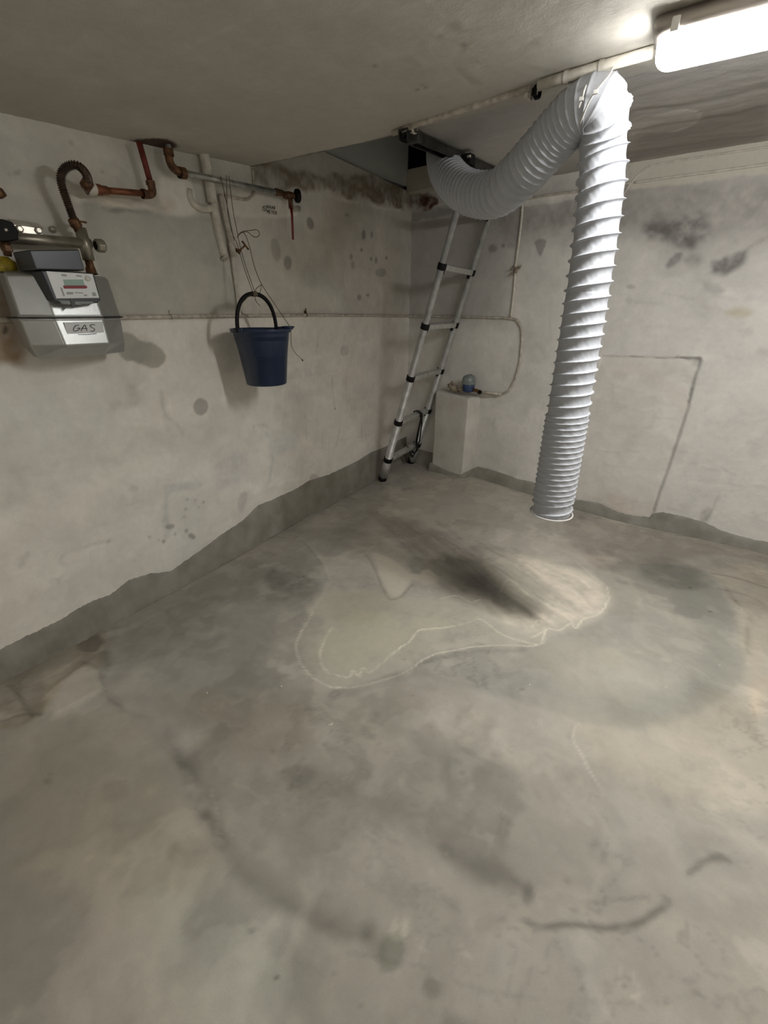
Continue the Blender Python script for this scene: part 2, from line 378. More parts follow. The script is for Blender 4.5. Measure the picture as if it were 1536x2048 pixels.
# its pale tide lines
for c, w_, a in (([(1072, 1289), (1040, 1281), (1000, 1268), (962, 1240), (930, 1246), (890, 1256), (838, 1262), (822, 1282), (792, 1303), (760, 1328), (738, 1345), (725, 1335), (718, 1352), (706, 1342), (700, 1354), (680, 1352), (650, 1340), (640, 1315), (650, 1278), (666, 1252)], .006, .8),
               ([(1085, 1284), (1066, 1291), (1000, 1290), (930, 1296), (860, 1312), (812, 1342), (760, 1362), (716, 1372), (690, 1376), (650, 1370), (612, 1342), (593, 1304), (598, 1272), (625, 1225)], .005, .7),
               ([(1214, 1175), (1216, 1200), (1200, 1226), (1168, 1238), (1152, 1256), (1142, 1246), (1118, 1260), (1094, 1258), (1086, 1284)], .006, .9),
               ([(1060, 1255), (1078, 1240), (1090, 1258), (1065, 1275)], .006, .8), ([(1150, 1120), (1180, 1148), (1212, 1172)], .005, .5),
               ([(880, 1198), (915, 1192), (940, 1205), (960, 1200)], .006, .6)):
    LN(c, w_, to=(226, 220, 202), amt=a, soft=.007, warp=.004, dh=.001, breakup=.4)
LN([(600, 1075), (635, 1105), (655, 1150), (640, 1200), (610, 1235), (600, 1275)], .01, mul=1.14, soft=.03, breakup=.6)
LN([(610, 1085), (645, 1130), (655, 1165)], .006, mul=.8, soft=.02)
LN([(690, 1378), (780, 1352), (860, 1322), (940, 1305), (1050, 1298)], .012, mul=.82, soft=.03)
# middle and near floor
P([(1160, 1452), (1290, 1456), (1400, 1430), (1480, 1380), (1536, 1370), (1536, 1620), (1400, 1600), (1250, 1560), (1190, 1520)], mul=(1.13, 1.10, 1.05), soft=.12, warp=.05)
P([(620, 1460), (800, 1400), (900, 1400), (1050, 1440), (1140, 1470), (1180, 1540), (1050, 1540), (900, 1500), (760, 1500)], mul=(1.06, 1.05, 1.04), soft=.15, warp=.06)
LN([(1160, 1445), (1147, 1478), (1170, 1520), (1190, 1560), (1205, 1590)], .005, mul=1.3, soft=.012, breakup=.6)
LN([(1160, 1444), (1140, 1475)], .006, mul=.8, soft=.02)
P([(560, 1535), (640, 1545), (730, 1578), (850, 1625), (960, 1655), (1080, 1700), (1160, 1735), (1100, 1765), (1030, 1765), (950, 1742), (880, 1690), (800, 1640), (700, 1600), (600, 1580)], mul=(.80, .80, .80), soft=.07, warp=.04)
P([(820, 1480), (950, 1500), (1020, 1560), (1090, 1640), (1130, 1700), (1020, 1650), (900, 1580), (800, 1530)], mul=(.86, .87, .87), soft=.14, warp=.05)
P([(560, 1540), (600, 1530), (625, 1545), (610, 1575), (575, 1570)], mul=.80, soft=.03)
P([(880, 1690), (920, 1695), (980, 1710), (1030, 1740), (1030, 1765), (980, 1755), (910, 1725)], mul=.76, soft=.04, warp=.02)
E_(893, 1695, 15, 17, 0, mul=.85, soft=.02); E_(1053, 1781, 13, 24, 8, mul=.66, soft=.015, warp=.005)
E_(786, 1900, 27, 42, 12, mul=(.68, .72, .68), soft=.012, warp=.008); E_(765, 1895, 14, 20, 0, mul=.85, soft=.015)
E_(860, 1980, 17, 22, -20, mul=.72, soft=.012, warp=.006); P([(880, 2030), (940, 2040), (960, 2060), (880, 2070)], mul=.75, soft=.02)
E_(499, 1863, 9, 5, -10, mul=.62, soft=.01); E_(740, 1850, 15, 22, 20, mul=.74, soft=.03); E_(553, 1952, 3, 3, 0, mul=.35, soft=.006); E_(100, 1567, 7, 5, 0, mul=.7, soft=.01)
P([(780, 1870), (795, 1825), (800, 1860), (815, 1820), (818, 1870), (800, 1880)], mul=1.3, soft=.01, warp=.01, breakup=1)
P([(1372, 1742), (1388, 1722), (1410, 1710), (1440, 1706), (1462, 1724), (1430, 1722), (1405, 1730), (1385, 1748)], mul=.60, soft=.014, warp=.006)
E_(1400, 1700, 60, 30, 0, mul=.92, soft=.08)
E_(1185, 1680, 12, 10, 0, mul=.78, soft=.03); E_(1205, 1703, 9, 8, 0, mul=.75, soft=.02); E_(1130, 1753, 6, 6, 0, mul=.72, soft=.015)
LN([(800, 1775), (870, 1785), (920, 1815), (1010, 1830)], .01, mul=.82, soft=.02, breakup=1.3); LN([(830, 1770), (890, 1790), (950, 1800), (1060, 1790), (1200, 1795), (1300, 1790)], .006, mul=.8, soft=.012, breakup=1.3)
LN([(1050, 1830), (1080, 1850), (1140, 1850), (1230, 1850), (1290, 1840), (1330, 1810), (1336, 1795)], .014, mul=.66, soft=.014, breakup=1.1)
LN([(700, 1905), (800, 1920), (950, 1975), (1100, 1998), (1270, 2005), (1400, 1990)], .004, mul=.84, soft=.012, breakup=.9)
for a, b in (((835, 1880), (848, 1905)), ((915, 1875), (940, 1915)), ((1262, 1950), (1280, 1985)), ((1240, 1930), (1236, 1970))): LN([a, b], .004, mul=1.2, soft=.008)
E_(1272, 1994, 4, 5, 0, mul=1.6, soft=.006)
# the worn rim that sweeps round from the left, part of its shading painted in
rim = [(205, 1275), (215, 1330), (212, 1385), (250, 1425), (305, 1440), (345, 1500), (380, 1558), (385, 1610), (425, 1650), (440, 1690), (470, 1745), (530, 1790), (590, 1828), (660, 1858), (735, 1872), (790, 1860)]
LN(rim[:4], .022, mul=.74, soft=.03, breakup=1)
LN(rim[5:10], .028, mul=.72, soft=.02, breakup=.8, warp=.02)
LN([(445, 1690), (475, 1735), (530, 1780), (590, 1818), (660, 1848), (740, 1866)], .035, mul=.68, soft=.05, warp=.006)  # broad inner shadow of the rim, put into the colour
LN([(432, 1700), (455, 1760), (520, 1812), (590, 1850), (660, 1880)], .035, mul=1.16, soft=.05, warp=.01)  # light edge of the groove, painted as well
P([(400, 1570), (440, 1575), (445, 1640), (430, 1690), (400, 1650), (385, 1600)], mul=.9, soft=.03, breakup=1.2)
LN([(420, 1575), (432, 1620), (436, 1690)], .006, mul=1.2, soft=.01, breakup=1); LN([(470, 1560), (520, 1590), (535, 1605)], .005, mul=1.2, soft=.012)
sl_, D_ = fl.sdf(loop_smooth(fl.pts(rim+[(860, 1862), (950, 1850), (1060, 1842), (1100, 1856), (1200, 1858), (1300, 1840), (1345, 1800), (1500, 1780), (1800, 1780), (1800, 1300), (1000, 1000), (790, 1000), (250, 1262)]), 4), .012, True)
u_, v_ = fl.U[sl_], fl.V[sl_]
m_ = np.clip(.5-D_/.02, 0, 1)
LR = fl.pts(rim+[(950, 1850), (1100, 1856), (1300, 1840)]); dr = np.full(u_.shape, 9.0)
for k in range(len(LR)-1):
    a_, b_ = LR[k], LR[k+1]; e_ = b_-a_; t_ = np.clip(((u_-a_[0])*e_[0]+(v_-a_[1])*e_[1])/(e_@e_), 0, 1)
    dr = np.minimum(dr, np.hypot(u_-a_[0]-t_*e_[0], v_-a_[1]-t_*e_[1]))
fl.h[sl_] -= .010*m_*np.exp(-(dr/.16)**2)
# rough mortar at the foot of the left wall
P([(0, 1368), (100, 1312), (200, 1262), (215, 1300), (200, 1345), (160, 1350), (90, 1440), (0, 1470)], mul=(.84, .80, .74), soft=.03, warp=.02, breakup=.4)
P([(95, 1400), (160, 1345), (190, 1325), (212, 1380), (190, 1395), (120, 1435), (88, 1440)], mul=(1.18, 1.17, 1.15), soft=.02, dh=.006, smooth=False)
LN([(20, 1380), (45, 1410), (65, 1445)], .01, mul=.7, soft=.012, dh=-.004); LN([(0, 1455), (50, 1440), (88, 1440)], .008, mul=.66, soft=.012, dh=-.003)
LN([(165, 1330), (200, 1350), (214, 1385)], .008, mul=.75, soft=.014); LN([(60, 1380), (120, 1350), (165, 1320)], .006, mul=1.2, soft=.012)
P([(150, 1290), (190, 1270), (205, 1285), (190, 1310), (165, 1308)], mul=.68, soft=.02, dh=-.004); LN([(165, 1310), (195, 1312), (208, 1290)], .005, mul=1.3, soft=.01)
P([(0, 1470), (250, 1420), (330, 1500), (380, 1600), (420, 1700), (380, 1800), (200, 1800), (0, 1700)], mul=(1.0, .985, .93), soft=.15)
P([(300, 1780), (420, 1760), (560, 1850), (620, 1960), (560, 2048), (420, 2048), (340, 1920)], mul=(1.0, 1.05, 1.04), soft=.15, warp=.04)
P([(0, 1500), (60, 1600), (100, 1800), (90, 2100), (-200, 2100), (-200, 1500)], mul=.9, soft=.2)  # left edge: light falloff and slight stain, both in the colour
R = np.random.RandomState(5)
for _ in range(46):
    x, y = R.uniform(100, 1500), R.uniform(1120, 2040); r = R.uniform(1.5, 3.5)
    if F(x, y)[0] > .05 and F(x, y)[1] < -.5: E_(x, y, r, r*.7, 0, mul=R.choice([.6, .7, 1.25]), soft=.005, warp=.003)
a_ = math.atan2(*(F(1040, 1190)-F(860, 1060))[[1, 0]]); ca_, sa_ = math.cos(a_), math.sin(a_)
us_, vs_ = fl.U*ca_+fl.V*sa_, -fl.U*sa_+fl.V*ca_
stk = fbm(us_*3+.5*fl.w1, vs_*34+1.2*fl.w2, 171, 4)
sl_, D_ = fl.sdf(fl.pts([(745, 1030), (870, 1050), (1020, 1110), (1180, 1160), (1190, 1225), (1070, 1270), (960, 1220), (850, 1140)]), .03, True)
m_ = np.clip(.5-D_/.08, 0, 1); fl.col[sl_] *= 1+(.30*stk[sl_]*m_)[..., None]
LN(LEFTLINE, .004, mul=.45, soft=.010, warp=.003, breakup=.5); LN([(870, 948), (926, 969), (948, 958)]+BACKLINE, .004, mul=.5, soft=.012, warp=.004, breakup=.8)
P([(-100, 1500), (180, 1560), (300, 1750), (330, 2048), (-100, 2100)], mul=(.90, .885, .87), soft=.25)  # near left floor: falloff of the light painted in, with a slight brown stain
fl.h += .0035*fbm(fl.U*3, fl.V*3, 77, 4)+.0008*fl.w3
def floor_z(x, y): return float(floor_h(np.array([x*1.0]), np.array([y*1.0]))[0])
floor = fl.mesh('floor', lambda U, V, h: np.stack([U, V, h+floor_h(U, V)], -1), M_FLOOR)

# ---- left wall (u = y, v = z)
TOPW = 1.80
lw = Surf(axis((-4.6, -3.0, .06), (-3.0, .16, .0065)), axis((-.08, 1.875, .0065)), lambda x, y: L(x, y)[1:], (222, 218, 210))
lw.mottle(1.6, .12, 201, 1, 1.6); lw.mottle(6, .14, 211, .7, 1.5); lw.mottle(20, .09, 221)
n = fbm(lw.U*2.5+.6*lw.w1, lw.V*2.5, 241, 4); lw.col *= 1+n[..., None]*np.array((.03, .0, -.03))
P, E_, LN = lw.poly, lw.ell, lw.line
P([(-900, 640), (250, 634), (620, 629), (860, 632), (900, 100), (-900, 0)], mul=(.80, .80, .785), soft=.012, warp=.004, smooth=False)
P([(160, 405), (250, 412), (340, 432), (432, 440), (450, 530), (470, 628), (240, 630), (200, 540), (175, 470)], mul=(.80, .81, .795), soft=.02, warp=.012, dh=.003)
P([(0, 225), (250, 290), (250, 330), (130, 320), (60, 400), (150, 560), (0, 540)], mul=1.04, soft=.1)
P([(505, 325), (640, 345), (805, 362), (830, 410), (780, 412), (735, 402), (690, 392), (655, 378), (610, 385), (560, 378), (510, 372)], to=(134, 124, 110), amt=.75, soft=.03, warp=.03, dh=.004, breakup=.6)
for x, y, a, b in ((668, 383, 7, 4), (682, 386, 5, 3), (700, 392, 6, 3), (745, 400, 9, 4), (775, 404, 12, 5), (795, 408, 10, 6), (716, 386, 4, 3)): E_(x, y, a, b, 10, to=(92, 68, 56), amt=.4, soft=.02, warp=.03, breakup=1.5)
LN([(655, 392), (700, 402), (740, 412), (800, 420)], .01, mul=1.25, soft=.015, breakup=1)
P([(640, 395), (800, 420), (800, 900), (745, 900), (690, 800), (700, 640), (650, 520)], mul=(.93, .91, .90), soft=.1, warp=.04)
P([(320, 355), (372, 350), (385, 385), (385, 425), (350, 430), (318, 400)], mul=1.28, soft=.02, warp=.012, dh=.004)
P([(455, 388), (540, 392), (590, 405), (590, 432), (520, 436), (455, 425)], mul=1.25, soft=.015, warp=.008, dh=.003)
LN([(150, 402), (190, 402), (240, 408), (300, 418), (340, 430)], .016, mul=1.25, soft=.01, breakup=1.2, dh=.004); LN([(170, 410), (230, 418), (290, 425), (345, 436)], .012, mul=.7, soft=.012, breakup=1.2)
P([(160, 385), (190, 380), (340, 395), (335, 425), (240, 412), (165, 402)], mul=(.92, .88, .84), soft=.02, breakup=.6)
for x, y, a, b, g, m in ((401, 814, 15, 17, 0, .58), (576, 526, 8, 14, -5, .58), (552, 500, 9, 24, -12, .78), (621, 446, 7, 13, -15, .52), (703, 513, 3, 6, 0, .6), (706, 530, 4, 8, 0, .7), (723, 500, 3, 4, 0, .55), (727, 470, 4, 10, 0, .55),
                       (743, 470, 3, 7, 0, .6), (742, 517, 3, 4, 0, .55), (752, 520, 3, 7, 0, .6), (773, 516, 3, 4, 0, .6), (762, 545, 11, 9, 0, .7), (735, 590, 4, 3, 0, .55), (694, 430, 4, 3, 0, .6), (718, 595, 4, 6, 0, .6),
                       (340, 1053, 9, 5, -10, .6), (373, 1061, 4, 4, 0, .65), (384, 1072, 8, 5, 30, .55), (326, 1083, 4, 4, 0, .6), (299, 1074, 3, 3, 0, .7), (350, 1068, 3, 3, 0, .7), (371, 1018, 3, 3, 0, .7), (369, 1033, 3, 2, 0, .7), (407, 1004, 3, 3, 0, .7),
                       (391, 1000, 2, 2, 0, .7), (398, 1014, 2, 2, 0, .7), (317, 1080, 2, 2, 0, .7), (375, 999, 3, 3, 0, .7), (628, 957, 9, 9, 0, .74), (670, 817, 2, 2, 0, .5), (218, 1084, 2, 2, 0, .5), (33, 345, 9, 5, -10, .72), (18, 350, 4, 3, 0, .7), (142, 285, 3, 7, -25, .72), (205, 345, 4, 3, 30, .75), (268, 978, 10, 6, 0, .85)):
    E_(x, y, a, b, g, mul=m, soft=.008, warp=.004, fine=.002)
P([(244, 664), (262, 668), (278, 680), (300, 686), (325, 700), (332, 716), (322, 732), (305, 737), (288, 732), (262, 722), (246, 718), (236, 700)], mul=(.56, .56, .53), soft=.008, warp=.004, smooth=True)
P([(205, 790), (240, 765), (275, 770), (268, 805), (215, 815)], mul=.86, soft=.03, warp=.03, breakup=.8); P([(230, 740), (290, 750), (300, 765), (250, 770)], mul=.9, soft=.03, breakup=.5)
LN([(325, 785), (332, 830), (350, 845), (365, 868)], .014, mul=.84, soft=.02, breakup=.6, dh=-.002); LN([(340, 795), (345, 835), (362, 850)], .006, mul=1.12, soft=.01)
P([(325, 975), (345, 968), (400, 962), (395, 975), (350, 985), (335, 1000), (340, 1060), (328, 1080), (325, 1020)], mul=(.84, .85, .86), soft=.02, warp=.015, breakup=.6)
P([(430, 930), (480, 905), (500, 930), (480, 965), (440, 975)], mul=(.91, .91, .93), soft=.05, warp=.03, breakup=.5)
LN([(525, 845), (535, 880), (545, 910), (540, 960)], .02, mul=(.85, .88, .9), soft=.03, breakup=1); LN([(515, 850), (530, 852)], .01, mul=.85, soft=.02)
P([(540, 880), (590, 870), (600, 900), (560, 910)], mul=(.92, .94, .97), soft=.04, warp=.03)
LN([(610, 740), (608, 800), (614, 880)], .006, mul=.82, soft=.015, breakup=1.2); LN([(665, 755), (668, 810)], .01, mul=.84, soft=.02, breakup=1); LN([(680, 860), (672, 890)], .01, mul=.8, soft=.02, breakup=1)
E_(708, 825, 10, 14, 20, mul=.88, soft=.03, breakup=.8); E_(690, 700, 8, 12, 0, mul=.84, soft=.02, breakup=.8); LN([(690, 670), (685, 705)], .006, mul=.8, soft=.015)
P([(480, 985), (495, 990), (485, 1025), (476, 1010)], mul=.84, soft=.02)
LN([(225, 1080), (180, 1090), (135, 1105), (120, 1120), (135, 1130), (165, 1122)], .008, mul=.86, soft=.018, dh=-.002, breakup=.4); P([(35, 1115), (60, 1100), (50, 1130), (38, 1135)], mul=.84, soft=.02, breakup=.6); P([(105, 1155), (125, 1150), (118, 1165)], mul=.84, soft=.02)
P([(0, 920), (30, 930), (60, 1000), (20, 1030), (0, 1020)], mul=.88, soft=.05, warp=.03, breakup=.5)
P([(-60, 530), (12, 545), (34, 640), (56, 720), (0, 735), (-60, 740)], mul=(.62, .52, .44), soft=.04, warp=.02, breakup=.3); E_(6, 655, 6, 8, 0, mul=.3, soft=.01)  # first patch: shade on the wall left of the gas meter, in the colour
P([(460, 580), (500, 600), (560, 590), (540, 625), (480, 625)], mul=.92, soft=.02, breakup=.8)
for k in range(70):
    x, y = R.uniform(0, 740), R.uniform(660, 1180)
    if y < 1250-.5*x: LN([(x, y), (x+R.uniform(20, 70), y-R.uniform(2, 14))], R.uniform(.003, .012), mul=R.choice([.93, 1.05, .95]), soft=.02, breakup=.8, dh=R.choice([-.001, .001]))
for k in range(40):
    x, y = R.uniform(500, 740), R.uniform(640, 920); LN([(x, y), (x+R.uniform(-4, 4), y+R.uniform(10, 40))], R.uniform(.004, .012), mul=R.choice([.9, 1.05, .95]), soft=.015, breakup=.9)
lw.h += .003*fbm(lw.U*4, lw.V*4, 78, 4)+.0006*lw.w3
wall_left = lw.mesh('wall_left', lambda U, V, h: np.stack([h, U, V], -1), M_WALL, keep=lambda u, v: (v < Z0+SL*u+.03) | (u > HY-.02))

# ---- back wall (u = along, v = z)
bk = Surf(axis((-.02, 2.75, .0065), (2.75, 3.6, .06)), axis((-.08, 1.885, .0065)), lambda x, y: (lambda p: (p@DB, p[2]))(Bk(x, y)), (212, 209, 203))
bk.mottle(1.8, .13, 301, 1, 1.4); bk.mottle(6, .13, 311); bk.mottle(20, .07, 321)
P, E_, LN = bk.poly, bk.ell, bk.line
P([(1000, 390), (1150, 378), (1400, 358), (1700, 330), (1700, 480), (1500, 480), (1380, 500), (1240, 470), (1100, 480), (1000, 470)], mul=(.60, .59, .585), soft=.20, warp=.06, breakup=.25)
P([(800, 395), (880, 400), (1010, 395), (1010, 640), (960, 640), (810, 640)], mul=(.74, .74, .74), soft=.14, warp=.04)  # shadows of duct and hatch by the corner, painted into the wall colour
P([(1040, 415), (1160, 400), (1158, 385), (1056, 396)], mul=1.5, soft=.012, warp=.01, smooth=False, breakup=.5)
P([(1259, 382), (1330, 374), (1389, 366), (1460, 356), (1700, 325), (1700, 200), (1255, 300)], to=(206, 202, 188), amt=.9, soft=.012, warp=.01, smooth=False, dh=.004)
P([(800, 385), (830, 388), (860, 384), (878, 398), (875, 412), (840, 418), (800, 416)], to=(92, 66, 54), amt=.8, soft=.02, warp=.03, breakup=.7)
LN([(805, 420), (850, 416), (890, 408)], .008, mul=1.3, soft=.01, breakup=.6); P([(806, 425), (900, 415), (900, 430), (806, 442)], mul=.72, soft=.015); LN([(806, 447), (870, 438), (900, 430)], .01, mul=1.15, soft=.015)  # the dark band is painted shadow below the rusty ledge
P([(808, 490), (814, 500), (818, 560), (814, 628), (811, 625), (807, 570)], mul=.5, soft=.012, warp=.004)
P([(795, 640), (803, 636), (812, 650), (808, 668), (800, 665)], mul=.5, soft=.01, warp=.006)
E_(985, 497, 9, 8, 0, mul=.66, soft=.02, warp=.008); E_(1006, 492, 5, 4, 0, mul=.62, soft=.012); E_(1022, 493, 8, 7, 0, mul=.8, soft=.02)
P([(1069, 485), (1078, 478), (1092, 482), (1088, 496), (1080, 512), (1076, 508), (1072, 495)], mul=.58, soft=.012, warp=.006)
P([(1290, 445), (1340, 440), (1405, 430), (1412, 470), (1390, 495), (1340, 480), (1300, 470)], mul=.58, soft=.06, warp=.03, breakup=.6)
P([(1333, 535), (1345, 515), (1366, 505), (1362, 522), (1340, 538)], mul=.66, soft=.02, warp=.015, breakup=.4); E_(1388, 520, 16, 12, -10, mul=.70, soft=.04, breakup=.5)
P([(1420, 545), (1425, 525), (1455, 512), (1492, 498), (1490, 525), (1450, 548)], mul=.52, soft=.03, warp=.02, breakup=.5); LN([(1490, 500), (1536, 470)], .012, mul=.8, soft=.03, breakup=.5)
E_(1478, 625, 24, 10, 0, mul=(.84, .80, .68), soft=.04); E_(1262, 573, 9, 4, 0, mul=.78, soft=.012); E_(1255, 600, 8, 8, 0, mul=.86, soft=.02)
P([(1405, 560), (1450, 575), (1440, 590), (1410, 580)], mul=.86, soft=.03, breakup=.8)
E_(1525, 700, 14, 8, 0, mul=.82, soft=.03); E_(1490, 665, 16, 10, 0, mul=.88, soft=.03); E_(1395, 724, 10, 10, 0, mul=.8, soft=.02, breakup=1)
# the old patch with its shallow recess line
P([(1205, 712), (1402, 716), (1390, 760), (1372, 830), (1350, 900), (1320, 980), (1300, 1045), (1130, 1010), (1170, 800)], mul=(1.02, 1.01, 1.0), soft=.008, warp=.002, smooth=False, dh=-.006)
LN([(1205, 711), (1260, 713), (1330, 716), (1402, 715)], .005, mul=.68, soft=.008, breakup=1.2, warp=.003)
LN([(1402, 720), (1388, 762), (1372, 828), (1340, 925), (1318, 990), (1300, 1048)], .016, mul=.66, soft=.012, warp=.002, breakup=.2)
LN([(1385, 775), (1372, 820)], .012, mul=.7, soft=.01, breakup=1); LN([(1355, 714), (1400, 716)], .014, mul=.66, soft=.012, breakup=.8)
P([(1210, 725), (1260, 722), (1310, 738), (1345, 770), (1375, 775), (1372, 815), (1362, 830), (1330, 790), (1310, 762), (1265, 748), (1240, 757), (1215, 742)], to=(212, 202, 192), amt=.4, soft=.02, warp=.01)
E_(1240, 752, 18, 10, 10, mul=.93, soft=.02)
for k in range(70):
    x, y = R.uniform(1180, 1536), R.uniform(560, 1040); LN([(x, y), (x+R.uniform(20, 80), y+R.uniform(-6, 14))], R.uniform(.003, .014), mul=R.choice([.93, 1.05, .95]), soft=.02, breakup=.8, dh=R.choice([-.001, .001]))
for k in range(30):
    x, y = R.uniform(950, 1100), R.uniform(500, 940); LN([(x, y), (x+R.uniform(-8, 8), y+R.uniform(10, 50))], R.uniform(.004, .014), mul=R.choice([.92, 1.05, .95]), soft=.02, breakup=.9)
P([(1190, 985), (1300, 1000), (1290, 1036), (1200, 1015)], mul=(.92, .89, .86), soft=.05, breakup=.5); E_(1410, 1030, 10, 18, 30, mul=.72, soft=.02, breakup=.8); LN([(1435, 990), (1415, 1040)], .008, mul=.8, soft=.02)
bk.h += .003*fbm(bk.U*4, bk.V*4, 79, 4)+.0006*bk.w3
def bkpos(U, V, h):
    k = wcur(U)-h; return np.stack([DB[0]*U+NB[0]*k, DB[1]*U+NB[1]*k, V], -1)
wall_back = bk.mesh('wall_back', bkpos, M_WALL, flip=True)

# ---- ceiling with the square hatch (u = x, v = y)
cl = Surf(np.unique(np.concatenate([axis((-.02, 2.7, .012), (2.7, 3.6, .06)), [HX]])), np.unique(np.concatenate([axis((-4.6, -3.0, .06), (-3.0, .2, .012)), [HY]])), lambda x, y: Ce(x, y)[:2], (190, 186, 177))
cl.mottle(1.5, .12, 401); cl.mottle(6, .07, 411, 1.2, .8); cl.mottle(22, .05, 421)
P, E_, LN = cl.poly, cl.ell, cl.line
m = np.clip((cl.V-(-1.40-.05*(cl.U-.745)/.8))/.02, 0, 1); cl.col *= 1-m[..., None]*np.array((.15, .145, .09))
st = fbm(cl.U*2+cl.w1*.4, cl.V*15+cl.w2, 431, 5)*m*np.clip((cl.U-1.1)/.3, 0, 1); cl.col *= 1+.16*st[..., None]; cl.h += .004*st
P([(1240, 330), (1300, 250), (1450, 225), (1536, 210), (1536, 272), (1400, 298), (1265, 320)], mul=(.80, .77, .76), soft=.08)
P([(1300, 232), (1370, 218), (1396, 224), (1390, 246), (1350, 262), (1280, 268), (1260, 270), (1262, 240)], mul=1.25, soft=.015, warp=.004)
LN([(1310, 231), (1370, 218), (1397, 226), (1388, 248), (1350, 262)], .010, mul=1.3, soft=.008)
P([(268, 280), (300, 276), (335, 279), (356, 291), (340, 297), (300, 295), (272, 292)], to=(66, 40, 30), amt=.95, soft=.012, warp=.006, smooth=True)
LN([(262, 285), (275, 279), (305, 275), (340, 279), (360, 292)], .006, mul=.6, soft=.01, breakup=1)
for x, y in ((790, 54), (940, 92), (948, 88), (380, 97)): E_(x, y, 5, 3, 0, mul=1.45, soft=.006, warp=.002)
for x, y in ((845, 170), (835, 178), (852, 175), (930, 88), (748, 130)): E_(x, y, 4, 3, 0, mul=.62, soft=.006, warp=.002)
LN([(400, 85), (450, 60), (505, 30)], .006, mul=1.12, soft=.01); LN([(850, 0), (890, 40), (880, 60)], .01, mul=1.15, soft=.015, breakup=1); LN([(700, 30), (740, 0)], .012, mul=1.12, soft=.02)
for k in range(50):
    x, y = R.uniform(820, 1280), R.uniform(0, 150); LN([(x, y), (x+R.uniform(10, 50), y+R.uniform(-24, 24))], R.uniform(.003, .012), mul=R.choice([.9, 1.08, .94]), soft=.012, breakup=1, dh=R.choice([-.0015, .0015]))
cl.h += .003*fbm(cl.U*4, cl.V*4, 80, 4)+.0008*cl.w3
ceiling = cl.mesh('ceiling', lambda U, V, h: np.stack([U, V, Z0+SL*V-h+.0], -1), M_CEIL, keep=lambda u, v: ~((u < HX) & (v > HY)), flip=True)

# ---- slab edges of the hatch, the shaft above it and the rest of the room
b = MB(); t = .26
for (x0, y0, x1, y1) in ((-.02, HY, HX, HY), (HX, HY, HX, .2)):
    b.add([(x0, y0, cz(y0)-.002), (x1, y1, cz(y1)-.002), (x1, y1, cz(y1)+t), (x0, y0, cz(y0)+t)], [(0, 1, 2, 3)], False)
tag(b.build('trim_1', M_CONC), kind='structure')
pz0 = L(600, 304)[2]; pz1 = L(803, 364)[2]; b = MB()
b.add([(-.015, -1.5, 1.775), (-.015, -.95, 1.835), (-.015, 0.06, pz1), (-.015, 0.06, 2.6), (-.015, -1.5, 2.6), (-.06, -1.5, 1.775), (-.06, -.95, 1.835), (-.06, 0.06, pz1), (-.06, 0.06, 2.6), (-.06, -1.5, 2.6)],
      [(0, 1, 2, 3, 4), (5, 9, 8, 7, 6), (0, 5, 6, 1), (1, 6, 7, 2), (2, 7, 8, 3), (3, 8, 9, 4), (4, 9, 5, 0)], False)
tag(b.build('wall_upper', M_PANEL), kind='structure')
b = MB(); b.box(bw(.45, 1.93, -.04), (.95, .08, .13), [DB, NB, (0, 0, 1)]); tag(b.build('trim_2', M_PLAIN, bevel=.006), kind='structure')
b = MB()
b.add([(-.5, -2.2, 3.0), (2.2, -2.2, 3.0), (2.2, 1.2, 3.0), (-.5, 1.2, 3.0), (-.5, -2.2, 1.97), (2.2, -2.2, 1.97), (2.2, 1.2, 1.97), (-.5, 1.2, 1.97)],
      [(0, 1, 2, 3), (0, 4, 5, 1), (1, 5, 6, 2), (2, 6, 7, 3), (3, 7, 4, 0)], False)
b.add([(.745, -2.2, 1.97), (2.2, -2.2, 1.97), (2.2, 1.2, 1.97), (.745, 1.2, 1.97)], [(0, 1, 2, 3)], False)
b.add([(-.5, -2.2, 1.97), (.745, -2.2, 1.97), (.745, HY, 1.97), (-.5, HY, 1.97)], [(0, 1, 2, 3)], False)
tag(b.build('ceiling_upper', M_DARK), kind='structure')
b = MB(); b.add([(3.4, -4.5, -.05), (3.4, .2, -.05), (3.4, .2, 1.9), (3.4, -4.5, 1.9)], [(0, 1, 2, 3)], False); tag(b.build('wall_right', M_PLAIN), kind='structure')
b = MB(); b.add([(-.1, -4.5, -.05), (3.5, -4.5, -.05), (3.5, -4.5, 1.9), (-.1, -4.5, 1.9)], [(0, 3, 2, 1)], False); tag(b.build('wall_front', M_PLAIN), kind='structure')

# ---- masonry pier under the water meter
PD, PC = np.array([.335, -.085]), np.array([.622, -.168]); PE = PC+np.array([.055, .12]); PG = np.array([.33, .06])
b = MB(); zt = .625
b.add([(*PD, -.05), (*PC, -.05), (*PE, -.05), (*PG, -.05), (*PD, zt), (*PC, zt-.008), (*PE, zt), (*PG, zt+.01)], [(0, 1, 5, 4), (1, 2, 6, 5), (2, 3, 7, 6), (3, 0, 4, 7), (4, 5, 6, 7), (3, 2, 1, 0)], False)
M_PIER = simple('pier_plaster', (206, 203, 196), .85, scale=8, rgb2=(190, 186, 178), bump=.6, bscale=60)
pier = tag(b.build('wall_pier', M_PIER, bevel=.012), kind='structure')

